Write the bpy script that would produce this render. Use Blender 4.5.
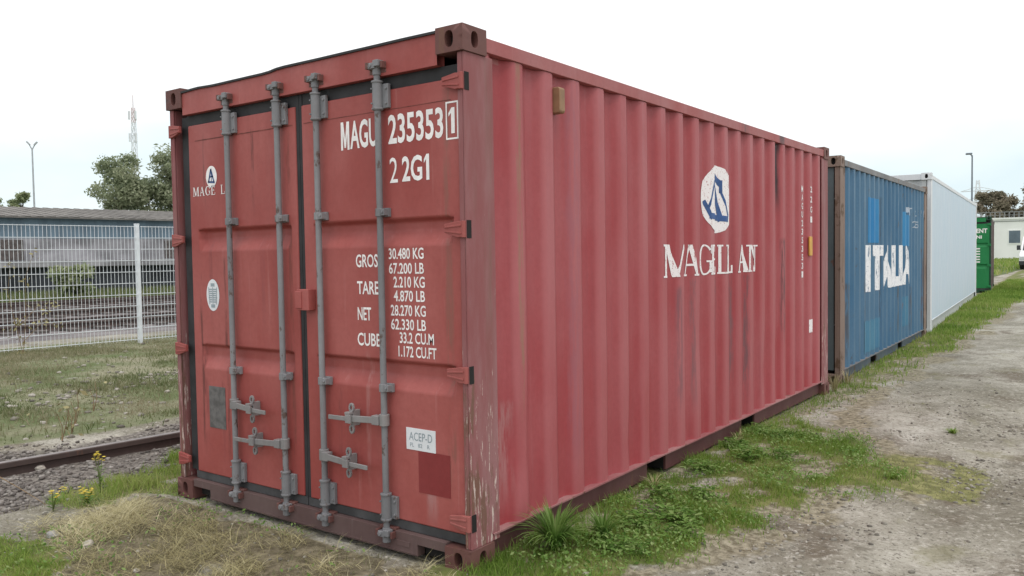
import bpy, bmesh, math, random
import numpy as np
from mathutils import Matrix, Vector
R = math.radians
random.seed(7); rng = np.random.default_rng(7)
for o in list(bpy.data.objects): bpy.data.objects.remove(o)
S = bpy.context.scene; C = S.collection

# ------------------------------------------------------------------ camera
CAM = Vector((2.43782502, -2.97297628, 1.5182919))
yaw, pit, rol = -.631623544, -.0396105187, -.01547998
f = Vector((math.sin(yaw)*math.cos(pit), math.cos(yaw)*math.cos(pit), math.sin(pit)))
r = Vector((math.cos(yaw), -math.sin(yaw), 0)); u = r.cross(f)
r2 = r*math.cos(rol)+u*math.sin(rol); u2 = -r*math.sin(rol)+u*math.cos(rol)
cd = bpy.data.cameras.new('camera'); cam = bpy.data.objects.new('camera', cd); C.objects.link(cam)
cam.matrix_world = Matrix(((r2.x, u2.x, -f.x, CAM.x), (r2.y, u2.y, -f.y, CAM.y), (r2.z, u2.z, -f.z, CAM.z), (0, 0, 0, 1)))
cd.sensor_width = 36; cd.lens = 822.344/1024*36; cd.clip_start = .05; cd.clip_end = 3000
S.camera = cam
S.render.engine = 'CYCLES'

# ------------------------------------------------------------------ sky, sun, exposure
SUN_EL, SUN_AZ = R(66), R(112)          # azimuth clockwise from +y
W = bpy.data.worlds.new('World'); S.world = W; W.use_nodes = True
nt = W.node_tree; nt.nodes.clear()
def wn(t, **k):
    n = nt.nodes.new(t)
    for a, b in k.items(): setattr(n, a, b)
    return n
sky = wn('ShaderNodeTexSky', sky_type='NISHITA', sun_disc=False)
sky.sun_elevation = SUN_EL; sky.sun_rotation = SUN_AZ
tc = wn('ShaderNodeTexCoord')
ns = wn('ShaderNodeTexNoise'); ns.inputs['Scale'].default_value = 2.2; ns.inputs['Detail'].default_value = 5
mp = wn('ShaderNodeMapping'); mp.inputs['Scale'].default_value = (1, 1, 2.6)
nt.links.new(tc.outputs['Generated'], mp.inputs[0]); nt.links.new(mp.outputs[0], ns.inputs['Vector'])
sx = wn('ShaderNodeSeparateXYZ'); nt.links.new(tc.outputs['Generated'], sx.inputs[0])
el = wn('ShaderNodeMapRange', interpolation_type='SMOOTHSTEP'); nt.links.new(sx.outputs[2], el.inputs[0])
el.inputs[1].default_value = .0; el.inputs[2].default_value = .26; el.inputs[3].default_value = 0; el.inputs[4].default_value = .55
ad = wn('ShaderNodeMath', operation='ADD'); nt.links.new(el.outputs[0], ad.inputs[0]); nt.links.new(ns.outputs['Fac'], ad.inputs[1])
rp = wn('ShaderNodeValToRGB'); nt.links.new(ad.outputs[0], rp.inputs[0])
rp.color_ramp.elements[0].position = .56; rp.color_ramp.elements[0].color = (.66, .77, .805, 1)
rp.color_ramp.elements[1].position = .98; rp.color_ramp.elements[1].color = (1, 1, 1, 1)
gain = wn('ShaderNodeVectorMath', operation='SCALE'); nt.links.new(rp.outputs[0], gain.inputs[0]); gain.inputs['Scale'].default_value = 10.2
mx = wn('ShaderNodeMix', data_type='RGBA'); mx.inputs[0].default_value = .93
nt.links.new(sky.outputs[0], mx.inputs[6]); nt.links.new(gain.outputs[0], mx.inputs[7])
bg = wn('ShaderNodeBackground'); bg.inputs[1].default_value = .1
nt.links.new(mx.outputs[2], bg.inputs[0])
wo = wn('ShaderNodeOutputWorld'); nt.links.new(bg.outputs[0], wo.inputs[0])
sd = bpy.data.lights.new('sun', 'SUN'); sd.energy = 1.1; sd.angle = R(25); sd.color = (1, .96, .9)
sun = bpy.data.objects.new('sun', sd); C.objects.link(sun)
dv = Vector((math.sin(SUN_AZ)*math.cos(SUN_EL), math.cos(SUN_AZ)*math.cos(SUN_EL), math.sin(SUN_EL)))
sun.rotation_euler = dv.to_track_quat('Z', 'Y').to_euler(); sun.location = (8, -8, 30)
S.view_settings.view_transform = 'Standard'; S.view_settings.look = 'None'
S.view_settings.exposure = 0.32; S.view_settings.gamma = 1

# ------------------------------------------------------------------ mesh helpers
def tag(o, label=None, cat=None, group=None, kind=None):
    if label: o['label'] = label
    if cat: o['category'] = cat
    if group: o['group'] = group
    if kind: o['kind'] = kind
    return o
def empty(name, loc=(0, 0, 0), rz=0):
    o = bpy.data.objects.new(name, None); C.objects.link(o); o.empty_display_size = .3
    o.location = loc; o.rotation_euler = (0, 0, rz); return o
class MB:
    def __init__(s): s.v = []; s.f = []; s.m = []; s.mi = 0
    def add(s, vs, fs):
        b = len(s.v); s.v += [tuple(q) for q in vs]
        for q in fs: s.f.append([b+i for i in q]); s.m.append(s.mi)
        return s
    def box(s, x0, x1, y0, y1, z0, z1):
        return s.add([(x0, y0, z0), (x1, y0, z0), (x1, y1, z0), (x0, y1, z0), (x0, y0, z1), (x1, y0, z1), (x1, y1, z1), (x0, y1, z1)],
                     [(0, 3, 2, 1), (4, 5, 6, 7), (0, 1, 5, 4), (1, 2, 6, 5), (2, 3, 7, 6), (3, 0, 4, 7)])
    def cyl(s, p0, p1, r0, r1=None, n=12, caps=True):
        r1 = r0 if r1 is None else r1
        p0 = Vector(p0); p1 = Vector(p1); d = (p1-p0).normalized()
        a = d.orthogonal().normalized(); b = d.cross(a)
        vs = []
        for p, rr in ((p0, r0), (p1, r1)):
            for i in range(n):
                t = 2*math.pi*i/n; vs.append(p+a*math.cos(t)*rr+b*math.sin(t)*rr)
        fs = [(i, (i+1) % n, n+(i+1) % n, n+i) for i in range(n)]
        if caps: fs += [tuple(range(n-1, -1, -1)), tuple(range(n, 2*n))]
        return s.add(vs, fs)
    def tube(s, pts, rads, n=6):
        pts = [Vector(q) for q in pts]; vs = []; fs = []
        for k, q in enumerate(pts):
            d = (pts[min(k+1, len(pts)-1)]-pts[max(k-1, 0)]).normalized()
            a = d.cross(Vector((.31, .12, .94))); a = a.normalized() if a.length > .05 else d.orthogonal().normalized()
            b = d.cross(a)
            for i in range(n):
                t = 2*math.pi*i/n; vs.append(q+(a*math.cos(t)+b*math.sin(t))*rads[k])
        for k in range(len(pts)-1):
            for i in range(n): fs.append((k*n+i, k*n+(i+1) % n, (k+1)*n+(i+1) % n, (k+1)*n+i))
        fs.append(tuple(range(n-1, -1, -1))); fs.append(tuple(range((len(pts)-1)*n, len(pts)*n)))
        return s.add(vs, fs)
    def bar(s, p0, p1, w, h):                      # rectangular bar between two points
        p0 = Vector(p0); p1 = Vector(p1); d = (p1-p0).normalized()
        a = d.cross(Vector((0, 0, 1))); a = a.normalized() if a.length > .01 else Vector((1, 0, 0)); b = a.cross(d)
        vs = []
        for q in (p0, p1):
            for i, j in ((-1, -1), (1, -1), (1, 1), (-1, 1)): vs.append(q+a*i*w/2+b*j*h/2)
        return s.add(vs, [(0, 1, 2, 3), (7, 6, 5, 4), (0, 4, 5, 1), (1, 5, 6, 2), (2, 6, 7, 3), (3, 7, 4, 0)])
    def prism(s, poly, y0, y1):                    # polygon in xz extruded along y
        n = len(poly); vs = [(x, y0, z) for x, z in poly]+[(x, y1, z) for x, z in poly]
        return s.add(vs, [tuple(range(n)), tuple(range(2*n-1, n-1, -1))]+[(i, n+i, n+(i+1) % n, (i+1) % n) for i in range(n)])
    def build(s, name, mat, parent=None, bevel=0, smooth=False, seg=2):
        me = bpy.data.meshes.new(name); me.from_pydata(s.v, [], s.f)
        for m in (mat if isinstance(mat, (list, tuple)) else [mat]): me.materials.append(m)
        me.polygons.foreach_set('material_index', s.m)
        bm = bmesh.new(); bm.from_mesh(me); bmesh.ops.recalc_face_normals(bm, faces=bm.faces); bm.to_mesh(me); bm.free()
        o = bpy.data.objects.new(name, me); C.objects.link(o); o.parent = parent
        if smooth or bevel:
            me.polygons.foreach_set('use_smooth', [True]*len(me.polygons))
            me.set_sharp_from_angle(angle=R(35))
        if bevel:
            b = o.modifiers.new('bevel', 'BEVEL'); b.width = bevel; b.segments = seg; b.limit_method = 'ANGLE'; b.angle_limit = R(35)
            b.harden_normals = True
        return o
def npmesh(name, V, F, mats, parent=None, midx=None, attrs=None, smooth=False):
    """big meshes straight from numpy; F is a list of equal-width face arrays"""
    me = bpy.data.meshes.new(name); me.vertices.add(len(V)); me.vertices.foreach_set('co', np.asarray(V, np.float32).ravel())
    loops = np.concatenate([q.ravel() for q in F]).astype(np.int32)
    sizes = np.concatenate([np.full(len(q), q.shape[1]) for q in F]).astype(np.int32)
    me.loops.add(len(loops)); me.loops.foreach_set('vertex_index', loops)
    me.polygons.add(len(sizes)); st = np.zeros(len(sizes), np.int32); st[1:] = np.cumsum(sizes)[:-1]
    me.polygons.foreach_set('loop_start', st); me.polygons.foreach_set('loop_total', sizes)
    for m in mats: me.materials.append(m)
    if midx is not None: me.polygons.foreach_set('material_index', midx)
    if smooth: me.polygons.foreach_set('use_smooth', np.ones(len(sizes), bool))
    me.update(calc_edges=True)
    for k, a in (attrs or {}).items():
        at = me.attributes.new(k, 'FLOAT', 'POINT'); at.data.foreach_set('value', np.asarray(a, np.float32))
    me.validate()
    o = bpy.data.objects.new(name, me); C.objects.link(o); o.parent = parent
    return o
def sm(x, a, b):
    t = np.clip((np.asarray(x, float)-a)/(b-a), 0, 1); return t*t*(3-2*t)
def vnoise(x, y, sc, seed=0):
    x = np.asarray(x, float)*sc+seed*17.3; y = np.asarray(y, float)*sc-seed*9.7
    xi = np.floor(x); yi = np.floor(y); fx = x-xi; fy = y-yi; fx = fx*fx*(3-2*fx); fy = fy*fy*(3-2*fy)
    def h(a, b): q = np.sin(a*127.1+b*311.7+seed*74.7)*43758.5453; return q-np.floor(q)
    return (h(xi, yi)*(1-fx)+h(xi+1, yi)*fx)*(1-fy)+(h(xi, yi+1)*(1-fx)+h(xi+1, yi+1)*fx)*fy
def fbm(x, y, sc, seed=0, o=4):
    s = 0; a = .5; n = 0
    for k in range(o): s = s+a*vnoise(x, y, sc*2**k, seed+k); n += a; a *= .5
    return s/n

# ------------------------------------------------------------------ materials
class NT:
    def __init__(s, name):
        s.m = bpy.data.materials.new(name); s.m.use_nodes = True; s.t = s.m.node_tree
        s.b = s.t.nodes['Principled BSDF']; s.g = None
    def n(s, t, **k):
        q = s.t.nodes.new(t)
        for a, b in k.items(): setattr(q, a, b)
        return q
    def l(s, a, b): s.t.links.new(a, b)
    def pos(s):
        if not s.g: s.g = s.n('ShaderNodeNewGeometry')
        return s.g.outputs['Position']
    def noise(s, scale, sv=(1, 1, 1), detail=4, rough=.55, off=(0, 0, 0), lac=2):
        mp = s.n('ShaderNodeMapping'); mp.inputs['Scale'].default_value = sv; mp.inputs['Location'].default_value = off
        s.l(s.pos(), mp.inputs[0]); q = s.n('ShaderNodeTexNoise'); q.inputs['Scale'].default_value = scale
        q.inputs['Detail'].default_value = detail; q.inputs['Roughness'].default_value = rough; s.l(mp.outputs[0], q.inputs['Vector'])
        return q.outputs['Fac']
    def ramp(s, v, a, b, lo=0., hi=1.):
        q = s.n('ShaderNodeMapRange', interpolation_type='SMOOTHSTEP'); s.l(v, q.inputs[0])
        q.inputs[1].default_value = a; q.inputs[2].default_value = b; q.inputs[3].default_value = lo; q.inputs[4].default_value = hi
        return q.outputs[0]
    def math(s, op, a, b=None):
        q = s.n('ShaderNodeMath', operation=op)
        for i, v in enumerate((a, b)):
            if v is None: continue
            if isinstance(v, (int, float)): q.inputs[i].default_value = v
            else: s.l(v, q.inputs[i])
        return q.outputs[0]
    def mix(s, fac, a, b, mode='MIX'):
        q = s.n('ShaderNodeMix', data_type='RGBA', blend_type=mode)
        for i, v in ((0, fac), (6, a), (7, b)):
            if isinstance(v, (int, float)): q.inputs[i].default_value = v
            elif isinstance(v, (tuple, list)): q.inputs[i].default_value = (*v, 1)
            else: s.l(v, q.inputs[i])
        return q.outputs[2]
    def attr(s, name): return s.n('ShaderNodeAttribute', attribute_name=name).outputs['Fac']
    def xyz(s):
        q = s.n('ShaderNodeSeparateXYZ'); s.l(s.pos(), q.inputs[0]); return q.outputs
    def col(s, c):
        if isinstance(c, (tuple, list)): s.b.inputs['Base Color'].default_value = (*c, 1)
        else: s.l(c, s.b.inputs['Base Color'])
    def rough(s, v):
        if isinstance(v, (int, float)): s.b.inputs['Roughness'].default_value = v
        else: s.l(v, s.b.inputs['Roughness'])
    def bump(s, h, st=.2, d=.01):
        q = s.n('ShaderNodeBump'); q.inputs['Strength'].default_value = st; q.inputs['Distance'].default_value = d
        s.l(h, q.inputs['Height']); s.l(q.outputs[0], s.b.inputs['Normal'])
def plain(name, c, rough=.6, var=.18, scale=9, metal=0, bump=.1, sv=(1, 1, 1)):
    M = NT(name); n = M.noise(scale, sv, 6)
    d = tuple(max(0, q*(1-var)) for q in c); b = tuple(min(1, q*(1+var)) for q in c)
    M.col(M.mix(M.ramp(n, .3, .7), d, b)); M.rough(rough); M.b.inputs['Metallic'].default_value = metal
    if bump: M.bump(M.noise(scale*8, sv, 4), bump, .004)
    return M.m
def paint(name, base, fade, lts=.28, rust=.68, rustc=(.13, .065, .045), scratch=.74, scratchc=(.62, .5, .46), streak=.35, streakc=None,
          seed=0, rough=.5, stains=(), ridge=None, bottom=None, rustscale=5.):
    """weathered container paint: chalky fading, runs, rust freckles and scrapes"""
    M = NT(name); o = (seed*3.1, seed*5.7, seed*1.3)
    c = M.mix(M.ramp(M.noise(1.3, (1, 1, .55), 6, .6, o), .33, .68), base, fade)
    sc = streakc or tuple(q*.62+.02 for q in base)
    st = M.ramp(M.noise(1, (16, 16, .5), 5, .65, o), .52, .78, 0, streak); c = M.mix(st, c, sc)
    lt = M.ramp(M.noise(1, (22, 22, .9), 4, .6, (o[1], o[0], 0)), .60, .80, 0, lts)
    c = M.mix(lt, c, tuple(min(1, q*1.0+.16) for q in fade))
    c = M.mix(M.ramp(M.noise(34, (1, 1, 1), 3, .6, o), .30, .75, 0, .16), c, tuple(q*.55 for q in base))
    if ridge:                                      # lit-rib contrast put into the colour: paler paint on the outermost ribs
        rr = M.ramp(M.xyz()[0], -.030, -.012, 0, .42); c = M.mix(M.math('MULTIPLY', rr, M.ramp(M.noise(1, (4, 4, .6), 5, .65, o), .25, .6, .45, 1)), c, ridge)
    for (ax, p, w, z0, z1, col, s) in stains:
        X = M.xyz(); d = M.math('ABSOLUTE', M.math('SUBTRACT', X[ax], p))
        nn = M.noise(1, (9, 9, 2.2), 5, .65, o)
        m = M.ramp(M.math('ADD', d, M.math('MULTIPLY', M.math('SUBTRACT', nn, .5), w*1.6)), w*1.1, w*.35)
        mz = M.math('MULTIPLY', M.ramp(X[2], z0, z0+.35), M.ramp(X[2], z1+.05, z1))
        c = M.mix(M.math('MULTIPLY', M.math('MULTIPLY', m, mz), M.math('MULTIPLY', M.ramp(M.noise(1, (30, 30, 3.5), 7, .72, o), .40 if s < .95 else .1, .58 if s < .95 else .45), s)), c, col)
    rm = M.ramp(M.noise(rustscale, (1, 1, .6), 9, .68, (o[2], o[0], o[1])), rust, rust+.06); c = M.mix(rm, c, rustc)
    rm2 = M.ramp(M.noise(1, (11, 11, 1.6), 8, .7, (o[1], o[2], o[0])), rust+.02, rust+.09, 0, .8); c = M.mix(rm2, c, tuple(q*1.3 for q in rustc))
    if scratch < 1:
        sm_ = M.ramp(M.noise(1, (38, 38, 3.2), 6, .7, (o[0]+4, o[2], o[1])), scratch, scratch+.03, 0, .85); c = M.mix(sm_, c, scratchc)
    M.col(c); M.rough(M.ramp(M.noise(4, (1, 1, .5), 4), .2, .8, rough-.08, rough+.14))
    M.b.inputs['Specular IOR Level'].default_value = .35
    M.bump(M.math('ADD', M.noise(2.2, (1, 1, .5), 3), M.math('MULTIPLY', M.noise(70, (1, 1, 1), 4), .10)), .22, .012)
    return M.m

m = {}
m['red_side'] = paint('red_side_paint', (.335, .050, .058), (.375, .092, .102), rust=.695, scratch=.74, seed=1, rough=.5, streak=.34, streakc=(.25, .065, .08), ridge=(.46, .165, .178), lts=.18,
    stains=((1, 4.48, .085, 1.80, 2.6, (.022, .016, .02), 1.0), (1, 4.60, .06, .6, 1.6, (.06, .03, .035), .7), (1, .45, .030, 0.6, 2.6, (.27, .17, .11), .6),
            (1, 2.36, .05, .3, 1.25, (.21, .085, .10), .8), (1, 2.62, .04, .3, 1.3, (.20, .10, .11), .7), (1, 3.05, .05, .3, 1.3, (.22, .10, .11), .7), (1, 3.38, .05, .3, 1.35, (.17, .09, .10), .8),
            (1, 3.70, .045, .2, 1.3, (.14, .075, .085), .8), (1, 5.0, .04, .2, 2.3, (.22, .06, .09), .6), (1, .98, .07, .2, 2.6, (.30, .11, .14), .5), (1, .31, .10, .15, .75, (.42, .24, .24), .55)))
m['red_rail'] = paint('red_rail_paint', (.35, .085, .085), (.37, .14, .14), rust=.66, scratch=.78, seed=2,
    stains=((1, 4.55, .10, 2.3, 2.7, (.03, .03, .035), .95), (1, 3.62, .09, 2.3, 2.7, (.09, .07, .07), .8)))
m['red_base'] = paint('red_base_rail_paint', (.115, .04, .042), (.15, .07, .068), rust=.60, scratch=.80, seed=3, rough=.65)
m['red_lip'] = paint('red_lip_paint', (.28, .10, .105), (.36, .20, .20), rust=.62, scratch=.72, seed=4)
m['red_door'] = paint('red_door_paint', (.318, .063, .056), (.42, .122, .112), rust=.70, scratch=.79, seed=5, rough=.5, streak=.35, streakc=(.30, .07, .065), stains=((0, -.27, .05, .12, .36, (.45, .30, .30), .7), (0, -1.40, .02, 1.15, 2.2, (.16, .045, .04), .85), (0, -1.62, .015, 1.7, 2.25, (.16, .045, .04), .8), (0, -2.10, .015, 1.72, 2.25, (.15, .045, .04), .85), (0, -1.92, .018, .2, 1.5, (.17, .045, .04), .9), (0, -2.17, .02, .2, 1.4, (.16, .045, .04), .9), (0, -.13, .03, .2, 2.3, (.24, .10, .08), .7), (0, -.92, .02, .2, .8, (.18, .05, .045), .7), (0, -.70, .02, .2, 1.0, (.42, .20, .19), .5), (0, -1.30, .02, .2, 2.2, (.20, .06, .05), .8), (0, -2.14, .03, .2, .75, (.22, .05, .05), .6), (0, -1.97, .02, .2, .75, (.22, .05, .05), .6), (0, -2.06, .02, 1.0, 1.6, (.20, .05, .05), .5), (0, -1.55, .03, 1.0, 1.6, (.26, .07, .07), .5)))
def post_mat():
    M = NT('flaking_post_paint'); X = M.xyz()
    c = M.mix(M.ramp(M.noise(1, (5, 5, 1.1), 6, .65), .35, .65), (.255, .085, .088), (.30, .145, .15))
    c = M.mix(M.ramp(M.noise(1, (14, 14, .7), 5, .65, (3, 1, 0)), .48, .72, 0, .6), c, (.19, .105, .085))
    low = M.ramp(X[2], 1.75, .35, 0, .13)
    c = M.mix(M.ramp(M.math('ADD', M.noise(1, (13, 13, 2.0), 9, .72, (9, 2, 5)), low), .65, .73, 0, .75), c, (.15, .085, .055))
    c = M.mix(M.ramp(M.math('ADD', M.noise(1, (34, 34, 2.4), 8, .72, (1, 7, 2)), low), .765, .80, 0, .65), c, (.38, .37, .27))
    c = M.mix(M.ramp(M.math('ADD', M.noise(1, (60, 60, 6), 6, .7, (4, 4, 4)), low), .70, .73, 0, .9), c, (.62, .50, .46))
    M.col(c); M.rough(.65); M.b.inputs['Specular IOR Level'].default_value = .3
    M.bump(M.noise(1, (30, 30, 3), 6, .7), .3, .006); return M.m
m['red_post'] = post_mat()
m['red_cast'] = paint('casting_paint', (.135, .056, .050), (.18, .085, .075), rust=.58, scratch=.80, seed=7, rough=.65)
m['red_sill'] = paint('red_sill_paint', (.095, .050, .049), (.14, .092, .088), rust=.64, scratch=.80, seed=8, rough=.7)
m['red_hinge'] = paint('red_hinge_paint', (.33, .075, .068), (.36, .115, .105), rust=.66, scratch=.80, seed=15)
m['red_patch'] = paint('red_patch_paint', (.235, .034, .036), (.27, .052, .053), rust=.76, scratch=.86, seed=9, streak=.15)
m['gasket'] = plain('black_rubber', (.022, .022, .025), .7, .35, 7)
m['gasket_grey'] = plain('dusty_rubber', (.055, .055, .058), .8, .4, 7)
m['galv'] = paint('grey_bar_paint', (.18, .182, .195), (.27, .27, .285), rust=.57, rustc=(.11, .075, .065), scratch=.76, scratchc=(.5, .5, .52), seed=11, rough=.5, streak=.3, streakc=(.13, .125, .13), rustscale=14)
m['galv_lt'] = paint('grey_handle_metal', (.22, .21, .215), (.30, .29, .29), rust=.60, rustc=(.16, .12, .10), scratch=.76, seed=12, rough=.5, rustscale=18)
m['white_txt'] = plain('white_lettering_paint', (.88, .85, .85), .6, .08, 22)
def worn(name, c, under, t):
    M = NT(name); k = M.ramp(M.noise(1, (26, 26, 5), 7, .72), t, t+.05); k2 = M.ramp(M.noise(70), .60, .66, 0, .8)
    M.col(M.mix(k2, M.mix(k, c, under), under)); M.rough(.65); return M.m
m['worn_white'] = worn('worn_white_lettering', (.84, .80, .81), (.40, .12, .13), .60)
m['worn_white_blue'] = worn('chipped_white_lettering', (.84, .84, .86), (.10, .18, .28), .565)
m['blue_txt'] = plain('blue_logo_paint', (.035, .09, .25), .6, .2, 12)
m['vent'] = plain('beige_plastic', (.27, .155, .085), .6, .15, 14)
m['dark'] = plain('dark_void', (.012, .011, .011), .9, .3, 6, bump=0)
m['grey_plate'] = plain('grey_bare_metal', (.125, .118, .118), .6, .3, 26)
m['weld'] = plain('rusty_seam', (.16, .045, .035), .8, .4, 15)
m['label'] = plain('white_label', (.74, .76, .80), .45, .05, 8)
m['label_ink'] = plain('grey_blue_ink', (.28, .34, .38), .6, .1, 8)
m['yellow'] = plain('yellow_plate', (.62, .34, .06), .5, .15, 12)
m['blue_side'] = paint('blue_side_paint', (.045, .135, .245), (.085, .175, .275), rust=.62, rustc=(.085, .075, .08), scratch=.80, seed=21, streak=.5, streakc=(.05, .085, .13),
    stains=((1, 12.45, .22, .1, 1.5, (.10, .075, .075), .9), (1, 8.0, .06, .1, 1.2, (.06, .07, .085), .8), (1, 9.0, .05, .2, 2.2, (.05, .075, .11), .8), (1, 10.2, .06, .1, 1.1, (.06, .07, .08), .8), (1, 11.3, .08, .1, .9, (.08, .07, .07), .8), (1, 7.5, .04, 1.6, 2.5, (.04, .045, .06), .9), (1, 7.1, .1, .1, 1.1, (.07, .06, .06), .8), (1, 12.6, .07, .1, 2.6, (.06, .07, .09), .7)))
m['blue_rail'] = paint('blue_rail_paint', (.15, .15, .16), (.21, .20, .20), rust=.56, rustc=(.17, .12, .09), scratch=.8, seed=22)
m['blue_base'] = paint('blue_base_paint', (.09, .12, .17), (.13, .16, .20), rust=.58, scratch=.85, seed=23)
m['blue_post'] = paint('brown_post_paint', (.21, .15, .125), (.27, .195, .16), rust=.55, rustc=(.12, .075, .05), scratch=.76, seed=24, rough=.7)
m['blue_end'] = paint('dark_teal_paint', (.075, .105, .115), (.11, .14, .15), rust=.6, scratch=.84, seed=25)
m['cyan_patch'] = paint('bright_blue_patch', (.025, .20, .45), (.05, .25, .48), rust=.70, scratch=.78, seed=26, streak=.5)
m['faint_txt'] = plain('faded_white_lettering', (.36, .42, .50), .6, .15, 12)
m['cyan_faint'] = paint('faded_blue_patch', (.05, .18, .31), (.08, .22, .33), rust=.62, scratch=.80, seed=27, streak=.5)
m['white_side'] = paint('white_side_paint', (.53, .64, .74), (.56, .65, .74), rust=.80, rustc=(.45, .42, .40), scratch=.9, seed=31, streak=.04, lts=.05, streakc=(.56, .60, .66), rough=.45)
m['white_rail'] = paint('white_rail_paint', (.70, .72, .75), (.74, .75, .77), rust=.72, rustc=(.4, .34, .30), scratch=.9, seed=32)
m['white_base'] = paint('white_base_paint', (.52, .54, .55), (.60, .61, .61), rust=.66, rustc=(.35, .29, .25), scratch=.9, seed=33)
m['green_door'] = paint('green_door_paint', (.01, .19, .055), (.02, .23, .075), rust=.78, scratch=.9, seed=41, streak=.25, streakc=(.01, .11, .04))
m['green_dark'] = paint('dark_green_paint', (.012, .055, .03), (.02, .07, .04), rust=.7, scratch=.9, seed=42)
m['green_side'] = paint('maroon_end_paint', (.06, .025, .028), (.08, .035, .035), rust=.6, scratch=.9, seed=43)

def leafmat(name, cols, rough=.6, transl=.42):
    M = NT(name); t = M.attr('tint')
    q = M.n('ShaderNodeValToRGB'); M.l(t, q.inputs[0]); e = q.color_ramp.elements
    while len(e) < len(cols): e.new(.5)
    for i, c in enumerate(cols): e[i].position = i/(len(cols)-1); e[i].color = (*c, 1)
    M.col(q.outputs[0]); M.rough(rough); M.b.inputs['Specular IOR Level'].default_value = .25
    tr = M.n('ShaderNodeBsdfTranslucent'); M.l(q.outputs[0], tr.inputs[0])
    mxs = M.n('ShaderNodeMixShader'); mxs.inputs[0].default_value = transl
    out = M.t.nodes['Material Output']; M.l(M.b.outputs[0], mxs.inputs[1]); M.l(tr.outputs[0], mxs.inputs[2]); M.l(mxs.outputs[0], out.inputs[0])
    return M.m
m['grass'] = leafmat('green_grass_blades', [(.105, .195, .03), (.185, .30, .05), (.28, .37, .085), (.38, .40, .15)])
m['meadow'] = leafmat('mixed_meadow_blades', [(.10, .14, .05), (.17, .195, .085), (.25, .24, .14), (.36, .32, .22)])
m['straw'] = leafmat('dry_straw', [(.17, .15, .075), (.33, .295, .15), (.50, .45, .25), (.67, .62, .42)], .7, .2)
m['weed'] = leafmat('broad_weed_leaves', [(.075, .165, .03), (.14, .26, .05), (.23, .35, .10), (.33, .42, .17)])
m['tree_leaf'] = leafmat('tree_leaves', [(.20, .24, .15), (.29, .335, .21), (.37, .40, .26), (.46, .47, .33)])  # leaf colours lightened to stand in for haze over the far trees
m['tree_leaf_far'] = leafmat('pale_far_leaves', [(.18, .23, .12), (.26, .31, .165), (.33, .37, .21), (.40, .42, .27)])
m['tree_brown'] = leafmat('autumn_leaves', [(.19, .18, .13), (.25, .225, .16), (.31, .27, .20), (.36, .30, .23)])
m['bark'] = plain('tree_bark', (.09, .075, .06), .9, .3, 5)
m['petal'] = plain('yellow_petals', (.68, .52, .03), .6, .15, 30)
m['stem'] = plain('dry_brown_stem', (.20, .135, .07), .8, .3, 20)
m['stem_green'] = plain('green_stem', (.13, .17, .05), .8, .3, 20)
m['fence_white'] = plain('white_fence_coating', (.72, .76, .80), .5, .06, 8)
m['rail_steel'] = paint('rusty_rail_steel', (.065, .046, .042), (.095, .070, .064), rust=.6, rustc=(.10, .055, .04), scratch=.82, seed=51, rough=.65)
m['rail_top'] = plain('worn_rail_head', (.17, .145, .14), .42, .25, 10)
m['sleeper'] = plain('weathered_sleeper', (.10, .085, .08), .9, .35, 6)
m['roof'] = plain('weathered_fibre_cement', (.165, .155, .145), .9, .3, 1.2, sv=(1, .5, 1))
m['clad'] = plain('blue_grey_cladding', (.18, .26, .33), .6, .18, .9, sv=(1, 3, .4))
m['clad2'] = plain('pale_blue_cladding', (.27, .36, .43), .6, .12, .9, sv=(1, 3, .4))
m['conc'] = plain('stained_concrete', (.27, .265, .28), .9, .35, .7, sv=(1, 1, 1.6))
m['conc_dk'] = plain('dark_platform_underside', (.05, .055, .065), .9, .4, .8)
m['bld'] = plain('white_render', (.86, .87, .85), .8, .05, .4)
m['bldwin'] = plain('grey_window_glass', (.12, .16, .20), .3, .15, 1)
m['bldrail'] = plain('grey_roof_railing', (.22, .225, .23), .6, .1, 2)
m['pole'] = plain('galvanised_pole', (.42, .44, .47), .5, .1, 3)
m['poledark'] = plain('dark_pole', (.20, .23, .27), .5, .1, 3)
m['mast'] = plain('hazed_mast_steel', (.74, .76, .80), .6, .08, .3)  # distance haze put into the steel colour of mast and pylon
m['mast_red'] = plain('hazed_red_mast_steel', (.74, .62, .64), .6, .08, .3)  # red mast top, paled in its colour by the same haze
m['van'] = plain('white_vehicle_paint', (.78, .79, .80), .3, .03, 2, bump=0)
m['van_dark'] = plain('dark_vehicle_trim', (.03, .033, .038), .4, .2, 3, bump=0)
m['van_glass'] = plain('windscreen_glass', (.03, .04, .05), .08, .1, 2, bump=0)
m['tyre'] = plain('tyre_rubber', (.025, .025, .025), .85, .2, 6)
m['rim'] = plain('steel_rim', (.35, .36, .37), .4, .1, 6, metal=.6)
m['lampglass'] = plain('headlight_glass', (.55, .58, .60), .15, .05, 4, bump=0)

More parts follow.
